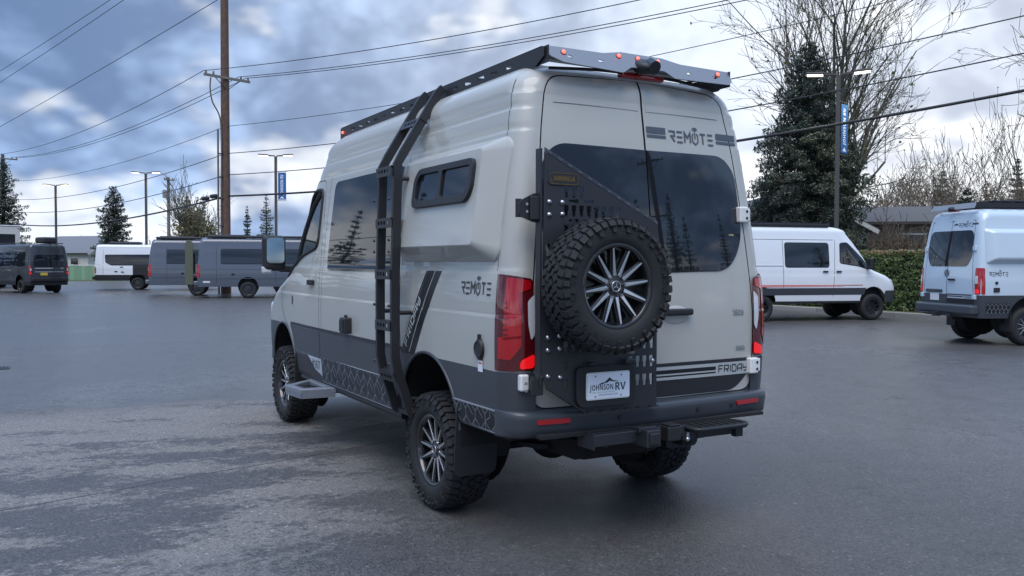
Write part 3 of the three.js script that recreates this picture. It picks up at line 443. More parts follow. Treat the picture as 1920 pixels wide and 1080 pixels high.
  // ---- wheel wells, underbody
  for (const [zc, yc] of [[-1.27, 0.60], [-4.92, 0.58]]) for (const s of [-1, 1]) {
    const pos = [], ix = []; const N = 24; for (let i = 0; i <= N; i++) { const a = Math.PI * (i / N * 1.3 - 0.15), r = 0.456; for (const x of [0.962, 0.60]) pos.push(s * x, yc + r * Math.sin(a), zc + r * Math.cos(a)); } for (let i = 0; i < N; i++) { const a = i * 2; ix.push(a, a + 1, a + 2, a + 1, a + 3, a + 2); }
    const g = new THREE.BufferGeometry(); g.setAttribute('position', new THREE.Float32BufferAttribute(pos, 3)); g.setIndex(ix); g.computeVertexNormals();
    part('wheel_well', [clean(g), clean(new THREE.CircleGeometry(0.456, 28).rotateY(s * Math.PI / 2).translate(s * 0.60, yc, zc))], M.liner, van);
    part('arch_lip', tube([...Array(15)].map((_, i) => { const a = Math.PI * i / 14, z = zc + 0.45 * Math.cos(a), y = yc + 0.45 * (Math.sin(a) > 0.92 ? 0.92 + (Math.sin(a) - 0.92) * 0.9 : Math.sin(a)); return [s * (S1.xAt(y, z) + 0.0), y, z]; }), 0.012, 40, 6), M.cladding, van);
    const w = makeWheel(van, 'wheel'); w.position.set(s * 0.85, 0.39, zc === -1.27 ? -1.26 : -4.92); w.rotation.y = s < 0 ? 0 : Math.PI; w.rotation.x = s < 0 ? 0.35 : 0.1;
  }
  part('floor_pan', box(1.12, 0.05, 5.2, 0, 0.60, -2.95), M.liner, van); part('floor_pan', [box(0.4, 0.05, 2.65, -0.74, 0.60, -3.1), box(0.4, 0.05, 2.65, 0.74, 0.60, -3.1), box(0.4, 0.05, 0.55, -0.74, 0.66, -0.5), box(0.4, 0.05, 0.55, 0.74, 0.66, -0.5)], M.liner, van);
  part('chassis_rail', [box(0.08, 0.12, 5.2, -0.42, 0.52, -2.9), box(0.08, 0.12, 5.2, 0.42, 0.52, -2.9)], M.liner, van);
  part('rear_axle', [rod([-0.8, 0.39, -1.26], [0.8, 0.39, -1.26], 0.055, 0.055, 12), new THREE.SphereGeometry(0.17, 20, 12).scale(1.05, 0.95, 0.9).translate(-0.02, 0.40, -1.24), rod([-0.5, 0.3, -1.26], [-0.5, 0.58, -1.2], 0.03), rod([0.5, 0.3, -1.26], [0.5, 0.58, -1.2], 0.03)], M.steel, van);
  part('leaf_spring', [beam([-0.52, 0.50, -0.55], [-0.52, 0.43, -1.26], 0.06, 0.03), beam([0.52, 0.50, -0.55], [0.52, 0.43, -1.26], 0.06, 0.03), beam([-0.52, 0.43, -1.26], [-0.52, 0.52, -2.0], 0.06, 0.03), beam([0.52, 0.43, -1.26], [0.52, 0.52, -2.0], 0.06, 0.03)], M.steel, van);
  part('silencer', rod([0.35, 0.45, -2.0], [0.35, 0.45, -2.9], 0.13, 0.13, 14), M.steel, van);
  part('spare_well_tank', rbox(0.62, 0.2, 0.5, 0.05, -0.05, 0.52, -0.62), M.liner, van);
  part('front_axle', rod([-0.8, 0.39, -4.92], [0.8, 0.39, -4.92], 0.05), M.steel, van);
  for (const s of [-1, 1]) part('mud_flap', plate(rect(-0.15, 0, 0.15, 0.47, 0.05), 0.014).rotateX(0.09).translate(s * 0.85, 0.30, -0.86), M.plastic, van);
  for (const s of [-1, 1]) part('front_mud_flap', plate(rect(-0.13, 0, 0.13, 0.36, 0.05), 0.014).rotateX(0.08).translate(s * 0.86, 0.42, -4.47), M.plastic, van);
  // ---- bumper
  {
    const half = [], w0 = S1.row(0.85); const prof = [[0.652, -0.10], [0.658, 0.03], [0.672, 0.07], [0.71, 0.08], [0.765, 0.092], [0.79, 0.088], [0.806, 0.075], [0.812, 0.04], [0.812, -0.03]];
    const base = []; const k = w0.w - w0.rc, zk = w0.zr - S1.bow * (k / w0.w) ** 2;
    for (let i = 0; i <= 8; i++) base.push([-w0.w, mix(-0.305, zk - w0.rc, i / 8), -1, 0, 0.12]);
    for (let i = 1; i <= 10; i++) { const a = i / 10 * Math.PI / 2; base.push([-(k + w0.rc * Math.cos(a)), zk - w0.rc + w0.rc * Math.sin(a), -Math.cos(a), Math.sin(a), mix(0.12, 0.7, sm(0, 10, i))]); }
    for (let i = 1; i <= 24; i++) { const x = mix(-k, k, i / 24); base.push([x, w0.zr - S1.bow * (x / w0.w) ** 2, 0, 1, mix(0.7, 1, 1 - Math.abs(x / k))]); }
    for (let i = 9; i >= 0; i--) { const a = i / 10 * Math.PI / 2; base.push([k + w0.rc * Math.cos(a), zk - w0.rc + w0.rc * Math.sin(a), Math.cos(a), Math.sin(a), mix(0.12, 0.7, sm(0, 10, i))]); }
    for (let i = 7; i >= 0; i--) base.push([w0.w, mix(-0.305, zk - w0.rc, i / 8), 1, 0, 0.12]);
    const pos = [], ix = [], n = base.length; for (const [y, o] of prof) for (const [x, z, nx, nz, f] of base) { const d = o > 0 ? Math.max(o * f, 0.014) : o; pos.push(x + nx * d, y, z + nz * d); }
    for (let j = 0; j < prof.length - 1; j++) for (let i = 0; i < n - 1; i++) { const a = j * n + i; ix.push(a, a + 1, a + n, a + 1, a + n + 1, a + n); }
    const g = new THREE.BufferGeometry(); g.setAttribute('position', new THREE.Float32BufferAttribute(pos, 3)); g.setIndex(ix); g.computeVertexNormals();
    const cutbox = (s) => { const b = brushOf(box(0.4, 0.225, 0.6, s * 1.028, 0.9125, -0.005)); return b; };
    const off = zone((x, y, z) => z > -0.45 && Math.abs(x) > 0.7 && y < 1.2, 0.014);
    const b = part('rear_bumper', [clean(g), ...[-1, 1].map((s) => clean(csg(off, [cutbox(s)], HOLLOW_INTERSECTION)))], M.cladding, van);
    const bz = (x) => w0.zr - S1.bow * (x / w0.w) ** 2 + 0.092 * mix(0.7, 1, 1 - Math.abs(x / k));
    for (const s of [-1, 1]) part('reflector', plate(rect(-0.105, -0.014, 0.105, 0.014, 0.008), 0.012).rotateY(s * 0.12).translate(s * 0.745, 0.752, bz(0.745) - 0.006), M.red, b);
    for (const x of [-0.66, -0.3, 0.3, 0.6]) part('parking_sensor', rod([x, 0.742, bz(x) - 0.02], [x, 0.742, bz(x) + 0.003], 0.014, 0.014, 14), M.plastic, b);
    part('bumper_underside', box(1.7, 0.02, 0.3, 0, 0.672, -0.2), M.liner, b);
  }
  // ---- tail lights, wrapped round the corners
  {
    const near = (x, y, z) => z > -0.45 && Math.abs(x) > 0.7 && y > 0.9 && y < 1.8, o1 = zone(near, 0.014), o2 = zone(near, 0.019), o3 = zone(near, 0.022);
    for (const s of [-1, 1]) {
      const B = (sk, x0, x1, y0, y1, z0) => csg(sk, [brushOf(box(x1 - x0, y1 - y0, 0.9, s * (x0 + x1) / 2, (y0 + y1) / 2, z0 + 0.45))], HOLLOW_INTERSECTION);
      const P = (sk, pts, z0 = -0.5) => csg(sk, [rearPrism(s > 0 ? pts.map(([x, y]) => [x, y]) : pts.map(([x, y]) => [-x, y]).reverse(), z0, 0.4)], HOLLOW_INTERSECTION);
      const t = sub('tail_light', van);
      part('light_housing', P(o1, rounded([[0.838, 1.04], [1.1, 1.035], [1.1, 1.60], [0.845, 1.555]], 0.02), -0.292), M.redDark, t);
      part('red_lens', [P(o2, [[0.925, 1.225], [1.1, 1.20], [1.1, 1.585], [0.86, 1.545], [0.86, 1.50], [0.925, 1.48]], -0.215), P(o2, [[0.925, 1.18], [0.98, 1.10], [1.1, 1.12], [1.1, 1.215], [0.925, 1.24]], -0.25)], M.red, t);
      part('reversing_lens', P(o3, rounded([[0.842, 1.245], [0.868, 1.21], [0.886, 1.30], [0.886, 1.43], [0.842, 1.47]], 0.015)), M.clear, t);
      part('lit_lens', P(o3, rounded([[0.845, 1.055], [0.935, 1.05], [0.93, 1.10], [0.845, 1.135]], 0.02)), s < 0 ? M.redGlow : M.redGlow, t);
      for (let i = 0; i < 7; i++) part('lens_rib', B(o3, 0.99, 1.1, 1.24 + i * 0.03, 1.246 + i * 0.03, -0.262), M.redDark, t);
    }
  }
  // ---- tow bar and step
  const hitch = sub('tow_bar', van, [0, 0.022, 0]);
  part('cross_tube', rbox(0.66, 0.07, 0.07, 0.006, -0.22, 0.618, 0.0), M.steel, hitch); part('end_plate', box(0.012, 0.095, 0.16, -0.55, 0.615, -0.05), M.steel, hitch); part('side_arm', [box(0.02, 0.08, 0.45, -0.42, 0.60, -0.25), box(0.02, 0.08, 0.45, 0.42, 0.60, -0.25)], M.steel, hitch);
  part('receiver', [rbox(0.10, 0.10, 0.16, 0.008, -0.2, 0.615, 0.05), rbox(0.13, 0.03, 0.03, 0.006, -0.2, 0.66, 0.06)], M.steel, hitch); part('receiver_plug', rbox(0.072, 0.072, 0.03, 0.01, -0.2, 0.615, 0.13), M.plastic, hitch);
  part('socket', [rbox(0.10, 0.09, 0.08, 0.012, -0.02, 0.622, 0.06), rbox(0.08, 0.01, 0.08, 0.004, -0.02, 0.672, 0.06)], M.plastic, hitch); part('hitch_pin', [rod([0.1, 0.58, 0.07], [0.1, 0.615, 0.07], 0.012), new THREE.SphereGeometry(0.016, 12, 8).translate(0.1, 0.575, 0.07)], M.bolt, hitch);
  const step = sub('rear_step', van, [0.36, 0.637, 0.03]);
  part('step_plate', plate(rect(-0.22, -0.08, 0.22, 0.08, 0.075, 8), 0.02, [], 0.004).rotateX(-Math.PI / 2), M.plastic, step); part('step_rim', tube(rect(-0.222, -0.082, 0.222, 0.082, 0.076, 8).map(([x, z]) => [x, 0.014, z]), 0.011, 80, 6, true), M.steel, step);
  for (let i = 0; i < 7; i++) part('grip_rib', box(0.012, 0.008, 0.12, -0.165 + i * 0.055, 0.027, 0), M.rubber, step); part('step_bracket', [box(0.42, 0.05, 0.05, -0.05, -0.03, -0.03), box(0.05, 0.07, 0.3, -0.12, -0.02, -0.15), box(0.06, 0.07, 0.04, 0.18, -0.035, 0)], M.steel, step);
  // ---- driver's side step and rock rail
  part('rock_rail', [rod([-0.93, 0.535, -1.80], [-0.93, 0.535, -4.35], 0.03, 0.03, 10), ...[-2.0, -2.7, -3.4, -4.1].map((z) => beam([-0.93, 0.535, z], [-0.55, 0.57, z], 0.05, 0.04))], M.coat, van); part('rock_rail', rod([0.93, 0.535, -1.80], [0.93, 0.535, -4.35], 0.03, 0.03, 10), M.coat, van);
  {
    const t = sub('side_step', van, [-1.09, 0.515, -3.55]);
    const o = [[-0.20, -0.12], [-0.16, 0.22], [0.13, 0.26], [0.13, -0.42]];
    const frame = plate(o.map(([x, z]) => [x, -z]), 0.03, [rounded([[-0.14, 0.08], [-0.115, -0.15], [0.07, -0.17], [0.07, 0.30]], 0.02)], 0.006).rotateX(-Math.PI / 2);
    part('step_frame', frame, std(0.30, 0.32, 0.36, 0.42, 0.6), t); part('step_skirt', [beam([-0.192, -0.01, -0.11], [-0.155, -0.01, 0.22], 0.02, 0.07), beam([-0.155, -0.01, 0.22], [0.13, -0.01, 0.255], 0.02, 0.07)], std(0.26, 0.28, 0.32, 0.45, 0.6), t);
    for (let i = 0; i < 6; i++) part('step_tread', box(0.22, 0.012, 0.018, -0.02, 0.008, -0.1 + i * 0.055), M.steel, t); part('step_bracket', [box(0.3, 0.03, 0.05, 0.2, -0.01, -0.2), box(0.3, 0.03, 0.05, 0.2, -0.01, 0.15)], M.coat, t);
  }
  // ---- ladder on the left flank
  {
    const lad = sub('ladder', van), path = (z) => [[-0.735, 2.875, z - 0.05], [-0.78, 2.83, z - 0.045], [-1.055, 2.40, z], [-1.10, 2.32, z], [-1.12, 1.5, z], [-1.12, 1.00, z], [-1.10, 0.90, z], [-1.0, 0.60, z], [-0.98, 0.585, z]];
    for (const z of [-1.525, -1.80]) {
      const P = path(z), prof = [[-0.030, -0.0155], [-0.030, 0.0155], [0.030, 0.0155], [0.030, -0.0155]], pos = [], ix = [];
      P.forEach((p, i) => { const a = P[Math.max(0, i - 1)], b = P[Math.min(P.length - 1, i + 1)], t = V(b[0] - a[0], b[1] - a[1], 0).normalize(), nrm = V(t.y, -t.x, 0); prof.forEach(([u, v]) => pos.push(p[0] + nrm.x * u, p[1] + nrm.y * u, p[2] + v)); });
      for (let i = 0; i < P.length - 1; i++) for (let k = 0; k < 4; k++) { const a = i * 4 + k, b = i * 4 + (k + 1) % 4; ix.push(a, b, a + 4, b, b + 4, a + 4); } ix.push(0, 2, 1, 0, 3, 2); const e = (P.length - 1) * 4; ix.push(e, e + 1, e + 2, e, e + 2, e + 3);
      const g = new THREE.BufferGeometry(); g.setAttribute('position', new THREE.Float32BufferAttribute(pos, 3)); g.setIndex(ix); const f = g.toNonIndexed(); f.computeVertexNormals();
      const r = part('ladder_rail', clean(f), M.coat, lad);
      for (const y of [0.95, 1.35, 1.72, 1.80, 2.08]) part('rail_bolt', rod([-1.16, y, z], [-1.172, y, z], 0.012, 0.009, 8), M.steel, r);
    }
    const slots = [[-0.08, 0, 0.012], [-0.027, 0, 0.012], [0.027, 0, 0.012], [0.08, 0, 0.012]];
    for (const [y, x, r] of [[2.62, -0.945, 0.53], [2.275, -1.145, 0], [1.92, -1.150, 0], [1.565, -1.155, 0], [1.21, -1.155, 0], [0.855, -1.125, -0.3]]) {
      const g = plate([[-0.138, -0.036], [0.138, -0.036], [0.138, 0.03], [-0.138, 0.03]], 0.005, slots.map(([a, b, q]) => rect(a - 0.016, b - 0.013, a + 0.016, b + 0.013, 0.006))); g.rotateY(-Math.PI / 2); const rung = part('ladder_rung', [g, box(0.065, 0.005, 0.27, 0.032, 0.03, 0)], M.steel, lad); rung.rotation.z = -r; rung.position.set(x, y, -1.6625);
    }
    part('foot_bracket', box(0.1, 0.03, 0.32, -0.95, 0.59, -1.66), M.coat, lad);
    part('stand_off', [rod([-0.98, 2.22, -1.525], [-1.1, 2.22, -1.525], 0.015), rod([-0.98, 1.3, -1.525], [-1.1, 1.3, -1.525], 0.015), rod([-0.96, 0.7, -1.525], [-1.05, 0.7, -1.525], 0.015), rod([-0.98, 1.3, -1.80], [-1.1, 1.3, -1.80], 0.015)], M.coat, lad);
  }
  // ---- roof rack
  {
    const rk = sub('roof_rack', van), x = 0.715;
    const holes = []; for (let z = 0.35; z < 3.3; z += 0.19) holes.push(rounded([[z, 0.030], [z + 0.09, 0.030], [z + 0.10, 0.052], [z + 0.01, 0.052]], 0.006));
    for (const s of [-1, 1]) { const g = plate([[0.10, -0.015], [3.40, -0.01], [3.60, -0.06], [3.60, 0.085], [0, 0.085], [0, 0.03]], 0.005, holes); g.rotateY(Math.PI / 2); part('rack_side', [g.translate(s * x, 2.81, -0.26), box(0.05, 0.004, 3.55, s * (x - 0.025), 2.899, -2.06)], M.coat, rk); }
    for (let i = 0; i < 13; i++) { const z = -0.5 - i * 0.27; part('deck_slat', rbox(1.36, 0.026, 0.085, 0.008, 0, 2.896, z), M.steel, rk); }
    part('solar_panel', [rbox(1.0, 0.03, 1.6, 0.006, 0, 2.935, -2.6)], M.vinyl, rk);
    // rear fairing: a folded plate with a notch for the camera and a row of red marker lamps
    const out = rounded([[-0.70, 0.10], [-0.70, 0.02], [-0.62, -0.015], [-0.20, -0.035], [-0.12, 0.02], [0.14, 0.025], [0.20, -0.025], [0.66, -0.015], [0.70, 0.02], [0.70, 0.10], [0.30, 0.105], [0.16, 0.135], [-0.16, 0.135], [-0.30, 0.105]], 0.012);
    const hl = []; for (const s of [-1, 1]) for (const q of [0.33, 0.55]) hl.push([[s * q, 0.02], [s * q + 0.03 * s, 0.03], [s * q + 0.02 * s, 0.05], [s * q - 0.01 * s, 0.04]]);
    const T = (g) => g.rotateX(-0.55).translate(0, 2.812, -0.205);
    const fair = part('rear_fairing', T(plate(out, 0.005, hl)), std(0.24, 0.25, 0.265, 0.45, 0.5), rk);
    part('fairing_return', [box(1.38, 0.004, 0.10, 0, 2.893, -0.31), box(0.004, 0.1, 0.14, -0.70, 2.85, -0.30), box(0.004, 0.1, 0.14, 0.70, 2.85, -0.30)], M.coat, rk);
    for (const q of [-0.60, -0.19, -0.045, 0.11, 0.59]) { const yy = Math.abs(q) < 0.3 ? 0.095 : 0.06; part('marker_lamp', T(new THREE.SphereGeometry(0.013, 12, 8).translate(q, yy, 0.008)), M.led, fair); part('lamp_bezel', T(new THREE.TorusGeometry(0.015, 0.004, 6, 16).translate(q, yy, 0.006)), M.coat, fair); }
    for (const s of [-1, 1]) for (const z of [-0.5, -1.6, -2.7, -3.6]) part('rack_foot', box(0.05, 0.06, 0.12, s * 0.66, 2.81, z), M.coat, rk);
    part('front_marker', new THREE.SphereGeometry(0.012, 10, 8).translate(-0.722, 2.85, -3.78), M.led, rk);
  }
  part('roof_gutter_strip', [tube([[-0.64, 2.79, -0.32], [-0.3, 2.812, -0.305], [0, 2.815, -0.30], [0.3, 2.812, -0.305], [0.64, 2.79, -0.32]], 0.010, 30, 6)], M.steel, van);
  const bl = sub('high_brake_light', van, [0.02, 2.800, -0.298]); part('brake_lens', rbox(0.34, 0.034, 0.05, 0.014), M.red, bl);
  const cam = sub('reversing_camera', van, [-0.01, 2.853, -0.24]); part('camera_hood', new THREE.SphereGeometry(0.075, 20, 12).scale(0.95, 0.62, 1.25).rotateX(0.3), M.coat, cam); part('camera_face', new THREE.CylinderGeometry(0.042, 0.05, 0.05, 20).rotateX(Math.PI / 2 + 0.45).translate(0.02, -0.012, 0.07), M.glass, cam);
  // ---- spare wheel carrier on the left rear door
  {
    const car = sub('wheel_carrier', van), zc = -0.02;
    const slotV = (x, y) => rounded([[x - 0.011, y - 0.036], [x + 0.011, y - 0.036], [x + 0.011, y - 0.008], [x + 0.016, y], [x + 0.016, y + 0.030], [x - 0.016, y + 0.030], [x - 0.016, y], [x - 0.011, y - 0.008]], 0.004, 2), slotH = (x, y) => rounded([[x - 0.036, y - 0.006], [x - 0.01, y - 0.006], [x, y - 0.010], [x + 0.032, y - 0.010], [x + 0.032, y + 0.010], [x, y + 0.010], [x - 0.01, y + 0.006], [x - 0.036, y + 0.006]], 0.004, 2);
    const out = [[-0.86, 2.255], [-0.875, 1.05], [-0.84, 0.955], [-0.60, 0.805], [-0.07, 0.80], [-0.07, 1.87]], top = (x) => 2.255 - (x + 0.86) / 0.79 * 0.385;
    const holes = []; for (let j = 0; j < 12; j++) for (let i = 0; i < 13; i++) { const x = -0.715 + i * 0.0505, y = 2.045 - j * 0.108, hub = Math.hypot(x + 0.53, y - 1.52); if (x > -0.10 || hub < 0.2 || y < 0.86 || (y < 1.10 && x > -0.71 && x < -0.27)) continue; if (y + 0.04 < top(x) - 0.03) holes.push(slotV(x, y)); if (i % 2 === 1 && x < -0.16 && y + 0.068 < top(x + 0.045) - 0.035 && !(y < 1.05 && x < -0.24)) holes.push(slotH(x, y + 0.054)); }
    for (const y of [2.12, 1.72, 1.58, 1.44]) holes.push(slotV(-0.835, y));
    part('carrier_plate', plate(out, 0.006, holes).translate(0, 0, zc), std(0.024, 0.026, 0.031, 0.45), car);
    const el = Math.hypot(0.79, 0.385), ea = Math.atan2(-0.385, 0.79), eh = []; for (let i = 0; i < 11; i++) eh.push(rect(0.05 + i * 0.075, 0.011, 0.10 + i * 0.075, 0.019, 0.003));
    part('folded_edge', [plate([[0, 0], [el, 0], [el, 0.03], [0, 0.03]], 0.004, eh).rotateX(-Math.PI / 2 + 0.9).rotateZ(ea).translate(-0.86, 2.257, zc + 0.004), beam([-0.842, 0.955, zc + 0.012], [-0.60, 0.805, zc + 0.012], 0.005, 0.035, [0, 0, 1]), ...[0, 1, 2, 3, 4, 5].map((i) => box(0.06, 0.005, 0.03, -0.54 + i * 0.088, 0.803, zc + 0.014)), box(0.53, 0.004, 0.012, -0.335, 0.798, zc + 0.004), box(0.012, 1.3, 0.05, -0.878, 1.62, zc - 0.022)], M.steel, car);
    for (const [x, y] of [[-0.83, 1.98], [-0.745, 1.98], [-0.83, 1.91], [-0.745, 1.915], [-0.835, 1.235], [-0.76, 1.24], [-0.835, 1.165], [-0.76, 1.17], [-0.835, 1.02], [-0.755, 1.01], [-0.745, 1.68], [-0.105, 1.07], [-0.105, 1.75]]) part('dome_bolt', new THREE.SphereGeometry(0.015, 12, 6, 0, 2 * Math.PI, 0, Math.PI / 2).rotateX(Math.PI / 2).translate(x, y, zc + 0.006), M.bolt, car);
    for (const y of [1.945, 0.965]) { const k = y > 1.5 ? 1 : 0.75, h = part('carrier_hinge', [rbox(0.10 * k, 0.13 * k, 0.012, 0.006, -0.89, y, zc - 0.012), y > 1.5 ? plate(rounded([[-1.0, 1.90], [-0.9, 1.865], [-0.86, 1.87], [-0.86, 2.02], [-0.9, 2.03], [-1.0, 1.98]], 0.02), 0.012).translate(0, 0, zc - 0.035) : rbox(0.05, 0.07, 0.05, 0.015, -0.885, y, zc - 0.05), rod([-0.985 + (1 - k) * 0.4, y - 0.05, zc - 0.06], [-0.985 + (1 - k) * 0.4, y + 0.05, zc - 0.06], 0.018)], M.coat, car); for (const d of [-0.02, 0.02]) part('hinge_bolt', rod([-0.955, y + d, zc - 0.03], [-0.955, y + d, zc - 0.018], 0.008), M.bolt, h); }
    part('wheel_mount', [new THREE.CylinderGeometry(0.12, 0.14, 0.12, 28).rotateX(Math.PI / 2).translate(-0.545, 1.52, zc + 0.06)], M.coat, car);
    const nm = part('name_plaque', plate(rect(-0.865, 2.075, -0.665, 2.145, 0.02), 0.004, [], 0.001).translate(0.03, -0.0, zc + 0.007), M.coat, car);
    const pq = new THREE.PlaneGeometry(0.2, 0.07).translate(-0.735, 2.11, zc + 0.0135); part('plaque_lettering', pq, decal(0, 0, 0.2, 0.07, 2500, (g) => { strokes(g, [rect(0.006, 0.005, 0.194, 0.065, 0.02).concat([[0.026, 0.005]])], 0.003, '#7d6238'); type(g, 'VANHALLA', 0.03, 0.023, 0.036, 0.14, '#866b36', true); }, { metal: 0.5 }), nm);
    // number plate and its holder
    const holder = part('plate_holder', plate(rounded([[-0.655, 0.835], [-0.25, 0.835], [-0.25, 1.06], [-0.655, 1.06]], [0.06, 0.06, 0.04, 0.04]), 0.01, [], 0.003).translate(0, 0, zc + 0.02), M.plastic, car);
    part('plate_lamp', [rbox(0.075, 0.028, 0.03, 0.008, -0.30, 1.08, zc + 0.045), rbox(0.04, 0.02, 0.03, 0.006, -0.56, 1.08, zc + 0.04)], M.steel, car);
    const pl = sub('number_plate', van, [-0.447, 0.950, zc + 0.036]);
    part('plate_blank', plate(rect(-0.152, -0.078, 0.152, 0.078, 0.015), 0.003), M.white, pl);
    part('plate_print', new THREE.PlaneGeometry(0.29, 0.142).translate(0, 0, 0.005), decal(-0.145, -0.071, 0.145, 0.071, 3200, (g) => {
      g.fillStyle = '#eef2f6'; g.fillRect(-0.145, -0.071, 0.29, 0.142);
      poly(g, [[-0.072, 0.008], [-0.045, 0.018], [-0.025, 0.02], [0.008, 0.046], [0.03, 0.028], [0.055, 0.02], [0.035, 0.019], [0.01, 0.026], [-0.008, 0.016], [-0.03, 0.013], [-0.045, 0.008]], '#16212b'); poly(g, [[0.03, 0.028], [0.045, 0.02], [0.08, 0.018], [0.055, 0.026]], '#6c8f4e');
      type(g, 'JOHNSON', -0.128, -0.024, 0.044, 0.165, '#1c2b40', true); type(g, 'RV', 0.042, -0.030, 0.062, 0.08, '#1c2b40', true); type(g, "Oregon's Best Outdoor Selection", -0.12, -0.040, 0.012, 0.165, '#8d9a86'); type(g, 'www.johnsonrv.com', -0.068, -0.056, 0.016, 0.135, '#3b4754');
      for (const [a, b] of [[-0.09, 0.056], [0.09, 0.056], [-0.09, -0.06], [0.09, -0.06]]) { g.beginPath(); g.arc(a, b, 0.0048, 0, 7); g.fillStyle = '#20303c'; g.fill(); }
    }, { opaque: true }), pl);
    const sp = makeWheel(van, 'spare_wheel', { W: 0.215, R: 0.375, rim: 0.23 }); sp.position.set(-0.548, 1.52, 0.150); sp.rotation.set(0, Math.PI / 2, 0); sp.rotation.order = 'YXZ'; sp.rotation.x = 0.13;
  }
  // nose
  for (const s of [-1, 1]) part('headlight', rbox(0.32, 0.22, 0.12, 0.05, s * 0.72, 1.1, -5.78, 0, s * 0.5), M.clear, van);
  part('grille', rbox(0.95, 0.3, 0.08, 0.04, 0, 1.08, -5.87), M.plastic, van); part('front_bumper', rbox(1.7, 0.3, 0.12, 0.05, 0, 0.68, -5.86), M.cladding, van);
}
// ---------------------------------------------------------------- surveyed positions: a point on the ground so many metres out on a bearing from the survey mark behind the camper
const bearing = (px, depth, y = 0) => { const a = 29.8 * RAD, l = (px - 960) / 1623 * depth; return [-3.366 + Math.sin(a) * depth + Math.cos(a) * l, y, 4.009 - Math.cos(a) * depth + Math.sin(a) * l]; };
